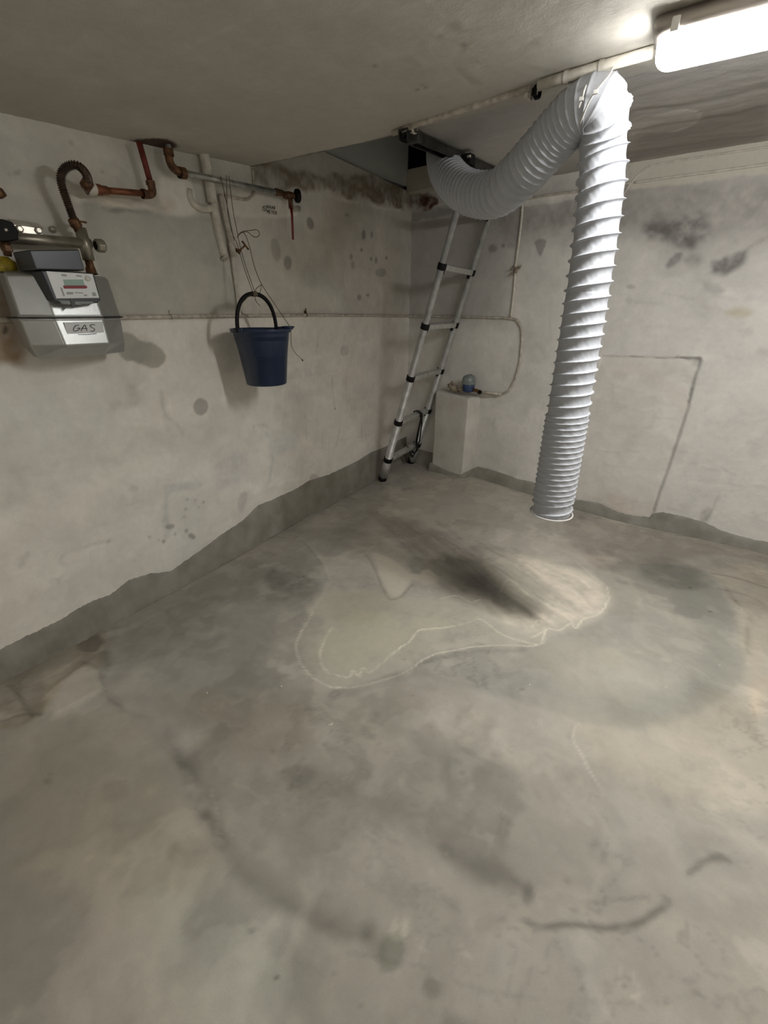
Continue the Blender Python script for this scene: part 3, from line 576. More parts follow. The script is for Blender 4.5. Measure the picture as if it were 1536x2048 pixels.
# ---- cement skirting coves with a ragged top edge
def skirt(name, path, ztop, thick=.022):
    Q = np.array(path, float); n = len(Q); N = []
    for i in range(n):
        d = Q[min(i+1, n-1)]-Q[max(i-1, 0)]; d /= np.linalg.norm(d)+1e-9; N.append(np.array([d[1], -d[0]]))
    b = MB(); vs = []; k = 7
    for i in range(n):
        zt = ztop[i]; j = .0035*math.sin(i*1.7)+.003*math.sin(i*.63)
        for o, z in ((-.004, zt+.003), (.004, zt+.001), (.009, zt-.006), (.013+j*.4, zt*.6), (thick*.85+j*.5, zt*.25), (thick+j*.6, .0), (thick+.002, -.05)):
            vs.append((*(Q[i]+N[i]*o), z))
    fs = [(i*k+q, i*k+q+1, (i+1)*k+q+1, (i+1)*k+q) for i in range(n-1) for q in range(k-1)]
    b.add(vs, fs, True)
    return tag(b.build(name, M_SKIRT), kind='structure')
def dense(px, step=5):
    P_ = np.array(px, float); out = []
    for i in range(len(P_)-1):
        m_ = max(2, int(np.linalg.norm(P_[i+1]-P_[i])/step))
        for t_ in np.linspace(0, 1, m_, endpoint=False): out.append(P_[i]*(1-t_)+P_[i+1]*t_)
    return out+[P_[-1]]
ltop = [(-90, 1345), (0, 1302), (52, 1276), (125, 1240), (177, 1208), (224, 1190), (260, 1161), (302, 1148), (344, 1143), (365, 1128), (411, 1096), (442, 1072), (487, 1042), (518, 1011), (548, 999), (589, 981), (619, 962), (660, 950), (711, 925), (744, 905), (775, 893), (800, 880)]
pts_ = [L(*p, .005) for p in dense(ltop)]; Rn = np.random.RandomState(3)
ys = [p[1] for p in pts_]; zs = [p[2]+.0012*Rn.randn() for p in pts_]
ys = [-4.5]+ys+[.12]; zs = [zs[0]]+zs+[zs[-1]]
skirt('baseboard_left', [(0.0, y) for y in ys], zs)
btop = [(956, 934), (972, 938), (987, 942), (1011, 950), (1034, 959), (1064, 965), (1105, 985), (1142, 1000), (1195, 1007), (1234, 1026), (1267, 1033), (1298, 1036), (1307, 1028), (1326, 1026), (1359, 1033), (1409, 1046), (1442, 1063), (1475, 1072), (1508, 1081), (1536, 1085), (1700, 1125)]
pts_ = [Bk(*p, .005) for p in dense(btop)]
path = [PD+(PC-PD)*t for t in (-.05, .25, .5, .75, .97)]+[PC+(PE-PC)*t for t in (.06, .4, .7)]
zp = [.075, .062, .052, .05, .055, .07, .075, .08]
path += [p[:2]-NB[:2]*0 for p in pts_]; zp += [p[2]+.001*Rn.randn() for p in pts_]
path.append(np.array([3.4, -.46])); zp.append(zp[-1])
skirt('baseboard_back', path, zp)
path = [bw(s, 0)[:2] for s in np.linspace(0, .34, 12)]; skirt('baseboard_corner', path, [.12]*12)

# ================================================================== THINGS
# ---- the white flexible duct
def duct_section(P0, turns, R_, dep, nseg, name, mat, parent):
    P_ = np.array(P0); d = np.r_[0, np.cumsum(np.linalg.norm(np.diff(P_, axis=0), axis=1))]
    u = np.linspace(0, d[-1], nseg); C = np.stack([np.interp(u, d, P_[:, i]) for i in range(3)], 1)
    ker = np.hanning(25); ker /= ker.sum()
    Cp = np.vstack([np.repeat(C[:1], 12, 0), C, np.repeat(C[-1:], 12, 0)])
    C2 = np.stack([np.convolve(Cp[:, i], ker, 'valid') for i in range(3)], 1); C2[:8] = C[:8]; C2[-8:] = C[-8:]; C = C2
    T = np.gradient(C, axis=0); T /= np.linalg.norm(T, axis=1)[:, None]
    ph = np.interp(u/d[-1], *zip(*turns)); n = 72; th = np.arange(n)*2*math.pi/n
    N = np.cross(T[0], [1., .2, 0]); N /= np.linalg.norm(N); vs = []
    g = np.random.RandomState(8)
    for i in range(nseg):
        N = N-T[i]*(N@T[i]); N /= np.linalg.norm(N); B_ = np.cross(T[i], N)
        fr = (ph[i]-th/(2*math.pi)) % 1.0; q = (2*fr-1)**2
        pitch = d[-1]/nseg/max(1e-6, (ph[min(i+1, nseg-1)]-ph[max(i-1, 0)])/2)
        dd = dep*np.clip(pitch/.03, .45, 1.25)
        wr = .0005*np.sin(th*23+ph[i]*9)+.0004*np.sin(th*11+i*.13)
        rr = np.interp(u[i]/d[-1], *zip(*R_))-dd*(.7*(1-q**6)+.3*(1-q))+wr*(1-q)
        vs.append(C[i]+rr[:, None]*(np.cos(th)[:, None]*N+np.sin(th)[:, None]*B_))
    vs = np.concatenate(vs); idx = np.arange(nseg*n).reshape(nseg, n)
    f = np.stack([idx[:-1], np.roll(idx[:-1], -1, 1), np.roll(idx[1:], -1, 1), idx[1:]], -1).reshape(-1, 4)
    b = MB(); b.v = [tuple(map(float, v)) for v in vs]; b.f = [tuple(map(int, q)) for q in f]; b.sm = [True]*len(f)
    o = b.build(name, mat, parent); so = o.modifiers.new('thick', 'SOLIDIFY'); so.thickness = .0012; so.offset = -1
    return o, C, T
DB0, DB1 = np.array([1.457, -1.530, .503]), np.array([1.443, -1.530, 1.20])
ctl = [DB0, DB0*.5+DB1*.5, DB1, np.array([1.432, -1.530, 1.42]), np.array([1.415, -1.532, 1.54]), PT(1206, 218, 1.045), PT(1170, 216, 1.065), PT(1120, 262, 1.135), PT(1052, 338, 1.25), PT(992, 388, 1.40), PT(933, 383, 1.57), PT(897, 351, 1.73), PT(885, 313, 1.88), PT(887, 285, 1.97), PT(893, 250, 2.06)]
cline = loop_smooth(ctl, 16)
root = thing('ventilation_duct', 'white ribbed flexible duct from the ceiling hatch, looping up and hanging over the floor', 'duct', DB0)
dk = np.r_[0, np.cumsum(np.linalg.norm(np.diff(cline, axis=0), axis=1))]; tot = dk[-1]
def fr_at(p): return dk[np.argmin(np.linalg.norm(cline-p, axis=1))]/tot
f1, f2, f3, f4 = fr_at(DB0*.5+DB1*.5), fr_at(DB1), fr_at(ctl[5]), fr_at(ctl[8])
turns = [(0, 0), (.02, 1.6), (f1, 17.5), (f2, 28), (f3, 39), (f4, 54), (.80, 76), (1.0, 98)]
duct, DC, DT = duct_section(cline, turns, [(0, .071), (f1, .069), (f2, .066), (f3, .064), (f4, .069), (.8, .073), (1, .074)], .0085, 1750, 'hose', M_DUCT, root)
b = MB(); ang = np.linspace(0, 2*math.pi, 49)
b.tube([DB0+np.array([.071*math.cos(a), .071*math.sin(a), .002]) for a in ang], .0028, 8, False)
b.build('end_ring', M_DUCTWIRE, root, label='bottom hem of the duct')
# ties that hold its bend up
def on_duct(x, y, lift=.003):
    """first point of the view line that touches the duct's skin"""
    for d_ in np.arange(.6, 2.2, .002):
        q_ = PT(x, y, d_); k_ = np.argmin(((DC-q_)**2).sum(1))
        if np.linalg.norm(DC[k_]-q_) < .066+lift: return q_
    return PT(x, y, 1.0)
b = MB(); b.tube(loop_smooth([Ce(1234, 119, .004)]+[on_duct(*q_) for q_ in ((1218, 150), (1206, 164), (1192, 182), (1178, 204), (1168, 226), (1160, 246))], 5), .0030, 8, flat=.45)
b.box(on_duct(1192, 184, .005), (.009, .007, .007))
tag(b.build('cable_tie', M_TIE), 'long white cable tie slung from the ceiling conduit over the top bend of the duct', 'cable tie')
b = MB(); b.tube(loop_smooth([Ce(1181, 148, .012)]+[on_duct(*q_) for q_ in ((1170, 176), (1164, 196), (1157, 216))], 5), .0026, 8, flat=.45)
b.box(on_duct(1163, 198, .005), (.009, .007, .007))
tag(b.build('cable_tie', M_TIE), 'short white cable tie on the left shoulder of the duct bend', 'cable tie')

# ---- conduit along the ceiling
cx = [(786, 266), (830, 250), (900, 227), (1000, 196), (1060, 177), (1130, 156), (1200, 134), (1304, 106)]
root = thing('ceiling_conduit', 'off-white conduit fixed along the ceiling from the hatch corner to the lamp', 'conduit', Ce(1060, 177))
pp = [Ce(*p, .004) for p in cx[:5]]; b = MB(); b.tube(pp, .0085, 12); b.build('buried_length', M_DIRTYP, root, label='plastered-over thin length of conduit')
pp = [Ce(1078, 171, .012), Ce(1130, 155, .013), Ce(1200, 134, .013), Ce(1306, 104, .013)]; b = MB(); b.tube(pp, .0115, 14); b.build('pipe', M_WPAINT, root)
for c in (pp[1], pp[2]):
    b = MB(); b.lathe([(0, .0135), (.012, .0135)], c, pp[2]-pp[1]); b.build('coupling', M_WPAINT, root)
for x, y, m_ in ((1061, 178, M_WPAINT), (1076, 173, M_BLACKP), (829, 250, M_DIRTYP)):
    c = Ce(x, y, .0); d = Ce(x+60, y-19)-Ce(x, y); d /= np.linalg.norm(d); s_ = np.cross(d, [0, 0, 1.])
    c = c-np.array([0, 0, .011]); r_ = .0125 if x < 900 else .0155; b = MB()
    b.lathe([(-.005, r_-.003), (-.005, r_), (.005, r_), (.005, r_-.003)], c, d, 20); b.box(c+s_*(r_+.002)-np.array([0, 0, .004]), (.01, .008, .016), [d, s_, (0, 0, 1.)])
    b.build('pipe_clip', m_, root)

# ---- steel edge rail of the hatch
root = thing('hatch_rail', 'dark grey steel rail with clamp along the right edge of the ceiling hatch', 'rail', Ce(900, 310))
p0 = Ce(806, 268, .02); p1 = Ce(998, 350, .02); d = (p1-p0); ln = np.linalg.norm(d); d /= ln; sx_ = np.cross(d, [0, 0, 1.]); sx_ /= np.linalg.norm(sx_); up_ = np.cross(sx_, d)
ax = [d, sx_, up_]; mid = (p0+p1)/2
b = MB(); b.box(mid+up_*.012, (ln, .036, .005), ax); b.box(mid-sx_*.016-up_*.002, (ln, .004, .026), ax); b.box(mid+sx_*.016-up_*.002, (ln, .004, .026), ax)
b.build('channel', M_DKMETAL, root)
c = Ce(934, 320, .03); b = MB(); b.box(c, (.05, .05, .034), ax); b.box(c-up_*.03+d*.03, (.012, .045, .075), ax)
b.build('clamp', M_BLACKP, root, bevel=.003)
b = MB(); b.lathe([(-.002, .008), (.004, .008), (.004, 0)], Ce(938, 312, .045)-d*.0, -up_, 12); b.build('bolt', M_ZINC, root)
c = Ce(829, 276, .028); b = MB(); b.box(c, (.03, .045, .026), ax); b.build('end_block', M_DKMETAL, root, bevel=.003)
b = MB(); b.tube(loop_smooth([Ce(828, 262, .012), Ce(815, 264, .025), Ce(806, 270, .035), Ce(806, 279, .045), Ce(812, 280, .05)], 5), .003, 8); b.build('hook', M_BLACKP, root)

# ---- telescopic ladder leaning into the hatch
def stile_pt(side, z):
    t_ = z/1.76
    return np.array([.088+(.672-.088)*t_, (-.425-.175*t_) if side == 0 else (.040-.18*t_), z])
root = thing('telescopic_ladder', 'aluminium telescopic ladder with black collars leaning in the corner up into the ceiling hatch', 'ladder', (.088, -.19, 0))
ZR = [.172, .463, .765, 1.072, 1.375, 1.665]; RR = [.029, .0262, .0236, .0212, .019, .017, .0155]; TOPL = 1.79
for s in (0, 1):
    zz = [.02]+ZR+[TOPL+.02*s]; pts_, rs = [], []; f0 = floor_z(*stile_pt(s, 0)[:2])
    for i in range(7):
        pts_ += [stile_pt(s, zz[i]), stile_pt(s, zz[i+1])]; rs += [RR[i], RR[i]]
    q = []; rq = []
    for i, (p_, r_) in enumerate(zip(pts_, rs)):
        q.append(p_+np.array([0, 0, .0006])*(i % 2 == 0)); rq.append(r_)
    b = MB(); b.tube(q, rq, 24); b.build('stile', M_ALU, root)
    b = MB(); a0 = stile_pt(s, 0); dd = stile_pt(s, 1)-a0; dd /= np.linalg.norm(dd)
    b.lathe([(-.012, 0), (-.012, .026), (-.008, .031), (.022, .0315), (.022, .029)], a0+np.array([0, 0, f0+.016]), dd, 24); b.build('foot', M_BLACKP, root)
    for i, z in enumerate(ZR):
        c = stile_pt(s, z); b = MB(); r_ = RR[i]+.0028
        b.lathe([(-.0165, RR[i]), (-.0165, r_), (-.012, r_+.0014), (.012, r_+.0014), (.0165, r_), (.0165, RR[i+1])], c, dd, 24)
        o_ = stile_pt(1-s, z)-c; o_ /= np.linalg.norm(o_); nx = np.cross(o_, dd)
        b.box(c+o_*(RR[i]+.012), (.03, .036, .028), [o_, nx, dd]); b.box(c+o_*(RR[i]+.014)-dd*.024, (.014, .016, .024), [o_, nx, dd])
        b.build('collar', M_BLACKP, root)
for i, z in enumerate(ZR):
    a, c = stile_pt(0, z), stile_pt(1, z); o_ = c-a; ln = np.linalg.norm(o_); o_ /= ln; dd = stile_pt(0, 1)-stile_pt(0, 0); dd /= np.linalg.norm(dd)
    nx = np.cross(o_, dd); b = MB()
    b.box((a+c)/2, (ln-.05, .042, .031), [o_, nx, dd]); b.build('rung', M_ALU, root, bevel=.006)
# strap hanging on the low rungs
def ribbon(pts, w_, side, th=.0016):
    Q = loop_smooth(pts, 8); side = np.array(side, float); side /= np.linalg.norm(side); b = MB(); T_ = np.gradient(Q, axis=0)
    vs = []
    for q, t_ in zip(Q, T_):
        t_ = t_/np.linalg.norm(t_); s_ = side-t_*(side@t_); s_ /= np.linalg.norm(s_); n_ = np.cross(t_, s_)
        vs += [q+s_*w_/2+n_*th, q-s_*w_/2+n_*th, q-s_*w_/2-n_*th, q+s_*w_/2-n_*th]
    m_ = len(Q); fs = [(i*4+k, i*4+(k+1) % 4, (i+1)*4+(k+1) % 4, (i+1)*4+k) for i in range(m_-1) for k in range(4)]+[(0, 3, 2, 1), ((m_-1)*4, (m_-1)*4+1, (m_-1)*4+2, (m_-1)*4+3)]
    b.add(vs, fs, True); return b
r2 = lambda t_, z: stile_pt(0, z)*(1-t_)+stile_pt(1, z)*t_
nxr = np.array([.95, 0, -.31]); ud = np.array([.31, 0, .95]); A2 = r2(.62, ZR[1]); A1 = r2(.86, ZR[0])
b = ribbon([A2-nxr*.03-ud*.01, A2-nxr*.028+ud*.018, A2+ud*.026, A2+nxr*.03+ud*.016, A2+nxr*.034-ud*.02+np.array([0, .01, 0]), A2+nxr*.03+np.array([-.03, .03, -.12]), A1+nxr*.04+np.array([0, -.02, .06]), A1+nxr*.04+np.array([0, .0, -.01]), A1+nxr*.01+np.array([0, -.0, -.05]), A1-nxr*.02+np.array([0, -.03, -.02])], .028, (0, 1, 0))
b2 = ribbon([A2+nxr*.028+ud*.014+np.array([0, .015, 0]), A2+nxr*.03+np.array([-.02, .06, -.09]), A2+nxr*.03+np.array([-.05, .10, -.2]), A1+nxr*.035+np.array([0, .03, .03]), A1+nxr*.03+np.array([-.01, -.04, -.06]), A1+nxr*.0+np.array([-.0, -.1, .02])], .02, (0, 1, .3))
b.add(b2.v, b2.f, True)
tag(b.build('strap', M_WEB), 'black webbing strap looped over the two lowest rungs of the ladder', 'strap')

# ---- lamp
LY = -1.715; LX0, LX1 = 1.505, 2.72; lc = cz(LY)
root = thing('ceiling_lamp', 'lit white fluorescent batten lamp with grey body on the ceiling', 'lamp', ((LX0+LX1)/2, LY, lc))
def extr(prof, x0, x1, rnd, n=7):
    """closed y-z profile swept along x, its ends rounded in towards the middle"""
    b = MB(); vs = []; c = np.array([np.mean([q[0] for q in prof]), max(q[1] for q in prof)]); a = np.linspace(0, math.pi/2, n)
    st = [(x0+rnd*(1-math.cos(t)), .25+.75*math.sin(t)) for t in a[::-1]][::-1]
    st = [(x0+rnd*(1-math.sin(math.pi/2-t)), .45+.55*math.cos(math.pi/2-t)) for t in a]
    st = st+[(x0+x1-x_, s_) for x_, s_ in st[::-1]]
    for x_, s_ in st:
        for p_ in prof: vs.append((x_, c[0]+(p_[0]-c[0])*s_, c[1]+(p_[1]-c[1])*s_))
    m_ = len(prof); k_ = len(st)
    fs = [(i*m_+q, i*m_+(q+1) % m_, (i+1)*m_+(q+1) % m_, (i+1)*m_+q) for i in range(k_-1) for q in range(m_)]+[tuple(range(m_))[::-1], tuple((k_-1)*m_+q for q in range(m_))]
    b.add(vs, fs, True); return b
hz = lc-.032
prof = [(LY-.056, hz-.004), (LY-.055, hz+.010), (LY-.036, lc-.001), (LY+.036, lc-.001), (LY+.055, hz+.010), (LY+.056, hz-.004)]
o = extr(prof, LX0, LX1, .022).build('housing', M_HOUSE, root)
prof = [(LY+.050*math.cos(a), hz-.005-.040*math.sin(a)**.8) for a in np.linspace(0, math.pi, 15)]
extr(prof, LX0+.012, LX1-.012, .03).build('diffuser', M_LIT, root)
for x in (LX0+.04, LX0+.24, LX0+.62, LX0+.95, LX1-.05):
    for s in (-1, 1):
        b = MB(); b.box((x, LY+s*.058, hz+.0), (.014, .006, .022)); b.build('clip', M_TIE, root, bevel=.002)

RY = -4.05; rc = cz(RY)  # fill lamp added out of view to even out the room light
rear_fill = thing('ceiling_lamp', 'added fill batten on the ceiling behind the camera, out of view', 'lamp', (1.6, RY, rc))
hz2 = rc-.032
extr([(RY-.052, hz2), (RY-.050, hz2+.012), (RY-.036, rc-.001), (RY+.036, rc-.001), (RY+.050, hz2+.012), (RY+.052, hz2)], .7, 2.5, .03).build('housing', M_HOUSE, rear_fill)
extr([(RY+.050*math.cos(a), hz2-.001-.042*math.sin(a)**.8) for a in np.linspace(0, math.pi, 15)], .704, 2.496, .035).build('diffuser', ml2, rear_fill)

# ---- cable runs high on the back wall, right of the duct
def run(name, px, r_, mat, label, cat='conduit', off=.01, fn=Bk, sm=True, n=12):
    q = [fn(*p, off) for p in px]; q = loop_smooth(q, 6) if sm else q
    b = MB(); b.tube(q, r_, n); return tag(b.build(name, mat), label, cat)
run('wall_cable', [(1240, 400), (1262, 366), (1280, 346), (1300, 333), (1340, 324), (1420, 311), (1536, 294), (1660, 276)], .0042, M_WPAINT, 'upper thin cable under the ceiling edge right of the duct, bending down behind it', 'cable', .005)
run('wall_cable', [(1268, 365), (1330, 356), (1420, 344), (1536, 328), (1660, 310)], .0055, M_WPAINT, 'lower straight cable under the ceiling edge right of the duct', 'cable', .006)
run('wall_cable', [(1000, 402), (1056, 397), (1110, 388), (1170, 381), (1262, 366)], .0055, M_DIRTYP, 'painted cable along the top of the back wall between ladder and duct', 'cable', .006)
run('wall_conduit', [(1046, 398), (1043, 440), (1037, 490), (1031, 535)], .0072, M_WPAINT, 'vertical painted conduit on the back wall above the white clamp', 'conduit', .012)
run('wall_conduit', [(1031, 540), (1028, 580), (1022, 634)], .0072, M_WPAINT, 'short vertical painted conduit on the back wall below the white clamp', 'conduit', .010)
b = MB(); c = Bk(1031, 541, .015); g = np.random.RandomState(4)
for k in range(16):
    p_ = c+np.array([g.uniform(-.028, .028), g.uniform(-.01, .004), g.uniform(-.024, .022)]); v_ = g.randn(3); v_ /= np.linalg.norm(v_)
    b.tube([p_-v_*.007, p_, p_+v_*.009], [.002, .006, .001], 6)
b.lathe([(-.014, .0105), (.0, .012), (.012, .0105)], c, (0, 0, 1), 12)
tag(b.build('pipe_clamp', M_GLUE), 'lumpy mortar-covered clamp on the vertical conduit of the back wall', 'clamp')

# long thin pipe: along the left wall, round the corner and down to the water meter
q = [L(*p, .009) for p in ((-120, 640), (0, 640), (120, 638), (246, 635), (420, 632), (620, 630), (745, 631), (792, 632))]
q += [np.array([.02, .065, q[-1][2]]), Bk(822, 633, .008)]+[Bk(*p, .009) for p in ((900, 633), (980, 635), (1015, 636), (1034, 640), (1043, 656), (1044, 680), (1040, 725), (1030, 760), (1018, 782), (1002, 789), (985, 788), (965, 784), (948, 781))]
for i, e in ((-3, .03), (-2, .045), (-1, .06)): q[i] = q[i]-NB*e*.5
root = thing('water_pipe', 'thin painted pipe level along the left wall, round the corner to the water meter', 'pipe', q[6])
Q = fillet(q, .012, 5); b = MB(); b.tube(Q, .0075, 12); b.build('pipe', M_DIRTYP, root)
for x, y in ((343, 633), (612, 630)):
    c = L(x, y, .01); b = MB(); b.lathe([(-.004, .0095), (.004, .0095)], c, (0, 1, 0), 12); b.box(c+np.array([-.004, 0, .012]), (.008, .008, .02)); b.build('pipe_clip', M_BROWNF if x > 500 else M_DIRTYP, root)
c = L(612, 626, .012); b = MB(); b.tube([c, c+np.array([.004, -.004, .022])], .0035, 6); b.build('clip_tail', M_BROWNF, root)

# ---- water meter on the pier
wc = Bk(936, 772, .075); wz = .632
root = thing('water_meter', 'small blue water meter with grey lid on top of the masonry pier', 'water meter', (wc[0], wc[1], wz))
def place(x, y, off): return Bk(x, y, off)
c = Bk(936, 784, .085)
b = MB(); b.lathe([(0, 0), (0, .026), (.006, .038), (.04, .042), (.055, .042), (.055, 0)], c, (0, 0, 1), 28); b.build('body', M_BLUEM, root)
b = MB(); b.lathe([(.053, .044), (.07, .046), (.095, .043), (.11, .030), (.118, .0)], c, (0, 0, 1), 28); b.build('lid', M_LID, root)
b = MB(); b.box(c+np.array([.02, -.012, .116]), (.012, .003, .014), [(1, 0, 0), (0, .8, .6), (0, -.6, .8)]); b.build('lid_hinge', M_ZINC, root)
pr = Bk(962, 784, .075); b = MB(); b.tube([c+DB*.028+np.array([0, 0, .022]), pr], .011, 12); b.lathe([(-.006, .015), (.006, .015)], pr-DB*.016, DB, 6, False); b.build('outlet_fitting', M_BROWNF, root)
b = MB(); b.lathe([(0, 0), (0, .009), (.004, .0125), (.012, .0125), (.014, .006), (.014, 0)], pr-NB*.008, -NB, 16); b.build('valve_knob', M_BLACKP, root)
b = MB(); b.tube([pr, Bk(975, 785, .06), Bk(1003, 789, .03)], .008, 10); b.build('tail_pipe', M_DIRTYP, root)
b = MB(); pl = Bk(912, 780, .075); b.tube([c-DB*.028+np.array([0, 0, .022]), pl], .012, 12); b.lathe([(-.008, .017), (.008, .017)], pl+DB*.01, DB, 6, False); b.build('inlet_fitting', M_GLUE, root)
b = MB(); g = np.random.RandomState(9); b.tube([pl, pl-DB*.03+np.array([0, 0, .015]), pl-DB*.06+np.array([0, 0, .03])], [.015, .02, .014], 12)
for k in range(18):
    p_ = pl-DB*g.uniform(.0, .07)+np.array([0, g.uniform(-.01, .02), g.uniform(-.01, .05)]); v_ = g.randn(3); v_ /= np.linalg.norm(v_); b.tube([p_-v_*.008, p_, p_+v_*.01], [.003, .009, .002], 7)
tag(b.build('service_inlet', M_GLUE), 'lumpy mortar-crusted stop valve left of the water meter, behind the ladder', 'valve')

# ---- bucket hanging on twine
bc = PT(522, 657, (np.array(L(522, 657, .185))-CAM)@FW); RB = .121
root = thing('bucket', 'dark blue plastic bucket with black handle hanging from twine on the left wall', 'bucket', bc)
bb = L(534, 768, .185); axd = bc-bb; H_ = np.linalg.norm(axd); axd /= H_
b = MB(); b.lathe([(0, 0), (0, .081), (.004, .087), (H_*.80, RB-.012), (H_*.80+.001, RB-.0085), (H_*.93, RB-.0055), (H_*.93+.002, RB+.004), (H_-.004, RB+.0075), (H_, RB+.006), (H_+.001, RB+.001), (H_-.012, RB-.004), (.01, .083), (.01, 0)], bb, axd, 64)
b.build('body', M_NAVY, root)
tw = np.array([0, 1., 0]); sidev = np.cross(axd, [1., 0, 0]); sidev /= np.linalg.norm(sidev)     # along the wall
if sidev[1] < 0: sidev = -sidev
for s in (-1, 1):
    c = bc+sidev*s*(RB+.004)-axd*.006; b = MB(); b.box(c, (.014, .05, .022), [sidev, np.cross(axd, sidev), axd]); b.build('ear', M_NAVY, root, bevel=.005)
b = MB(); sp = bc+sidev*.93*(RB+.012)+np.array([.05, 0, .002]); b.lathe([(-.012, .002), (-.008, .02), (.004, .03), (.006, .026)], sp-sidev*.012, axd, 20); b.build('spout', M_NAVY, root)
ap = L(508, 588, .185); pl_, pr_ = bc-sidev*(RB+.006), bc+sidev*(RB-.03)
hw = (pr_-pl_)/2; cc = (pl_+pr_)/2; upv = ap-cc; upv = upv-hw*(upv@hw)/(hw@hw)
arc = [cc+hw*-math.cos(a)*abs(math.cos(a))**-.12*1.0 + upv*math.sin(a)**.9 for a in np.linspace(.02, math.pi-.02, 40)]
arc = [pl_-np.array([0, 0, .012])]+arc+[pr_-np.array([0, 0, .006])]
b = MB(); b.tube(arc, .0085, 12, flat=.8); b.build('handle', M_BLACKP, root)
HT = cc+upv
# twine
root = thing('twine', 'brown twine tied to the steel pipe and holding up the blue bucket', 'twine', HT)
tp = L(445, 352, .062); hk = L(474, 490, .075)
strands = [[tp+np.array([.022, 0, 0]), L(455, 420, .09), L(464, 465, .095), L(475, 490, .10), L(488, 535, .14), HT+np.array([.0, -.006, .008])],
           [tp+np.array([.022, .012, 0]), L(466, 420, .09), L(474, 462, .095), L(482, 500, .11), L(494, 540, .15), HT+np.array([.0, .006, .008])],
           [L(441, 352, .065), L(452, 400, .08), L(462, 450, .09), L(468, 482, .09)],
           [L(474, 475, .095), L(482, 466, .10), L(495, 464, .10), L(505, 472, .10), L(514, 474, .10), L(519, 468, .10), L(514, 460, .10), L(500, 461, .10), L(485, 463, .10), L(476, 470, .095)],
           [L(476, 470, .095), L(488, 466, .10), L(498, 490, .11), L(508, 530, .14), L(522, 566, .17), L(545, 602, .19), L(568, 636, .21), L(580, 655, .23), L(582, 675, .235), L(583, 692, .23), L(590, 705, .22), L(603, 718, .21)],
           [L(523, 569, .172), L(512, 578, .18), HT+np.array([0, .012, .004])], [L(523, 569, .172), L(520, 585, .185), L(512, 588, .185)],
           [HT+np.array([.004, -.01, -.01]), L(498, 592, .19), L(490, 600, .19), L(486, 604, .19)], [HT+np.array([.004, .0, -.01]), L(510, 595, .19), L(513, 604, .19), L(520, 612, .19)]]
for i, s in enumerate(strands):
    b = MB(); b.tube(loop_smooth(s, 7), .0014, 6); b.build('strand', M_TWINE, root)
b = MB(); b.tube([HT+np.array([0, -.010, 0]), HT+np.array([0, .012, 0])], [.0105, .0105], 10); b.build('knot', M_TWINE, root)
b = MB(); a = L(603, 718, .21); b.tube([a, a+np.array([0, .004, -.004]), a+np.array([0, .009, -.008])], [.0015, .003, .004], 6); b.build('frayed_end', M_TWINE, root)

# ---- pipes high on the left wall
# galvanised pipe from the ceiling hole to the valve
pz = .052
root = thing('galvanised_pipe', 'galvanised steel pipe with brown elbows from the ceiling hole to the black valve knob', 'pipe', L(460, 366, pz))
b = MB(); b.tube([L(340, 318, pz), L(334, 270, pz)], .009, 12); b.build('riser', M_GALV, root)
b = MB(); b.tube([L(362, 345, pz), L(550, 384, pz)], .0105, 16); b.build('pipe', M_GALV, root)
b = MB(); e = [L(337, 305, pz), L(340, 325, pz), L(349, 338, pz), L(364, 346, pz)]
b.tube(loop_smooth(e, 4), .0135, 14); dn = e[1]-e[0]; b.lathe([(-.01, .017), (.008, .017)], e[0], dn, 16); b.lathe([(-.012, .018), (.012, .018)], e[3], L(400, 352, pz)-e[3], 16); b.build('elbow', M_BROWNF, root)
b = MB(); d_ = L(560, 386, pz)-L(550, 384, pz); b.lathe([(-.004, .0105), (-.004, .014), (.014, .014), (.014, .012), (.042, .012)], L(552, 384, pz), d_, 14); b.build('coupling', M_BROWNF, root)
root = thing('stop_valve', 'stop valve with round black knob and red lever ending the galvanised pipe', 'valve', L(585, 392, pz))
c = L(580, 391, pz); d_ = L(597, 392, pz+.02)-c; d_ /= np.linalg.norm(d_)
b = MB(); b.lathe([(-.03, .01), (-.028, .014), (-.005, .016), (.01, .014), (.022, .009)], c, d_, 16); b.tube([c, c-np.array([0, 0, .05])], .0105, 12); b.build('body', M_BROWNF, root)
b = MB(); b.lathe([(0, 0), (0, .02), (.004, .0265), (.016, .0275), (.022, .024), (.024, 0)], c+d_*.024, d_, 28); b.build('knob', M_BLACKP, root)
b = MB(); lv = [L(582, 412, pz+.004), L(584, 430, pz+.01), L(586, 479, pz+.012)]; b.tube(lv, [.009, .0072, .0066], 10, flat=.5); b.build('lever', M_REDLEVER, root, label='red lever pointing down')
b = MB(); b.box(L(592, 418, .02), (.04, .03, .022)); b.build('bracket', M_ZINC, root, bevel=.004)

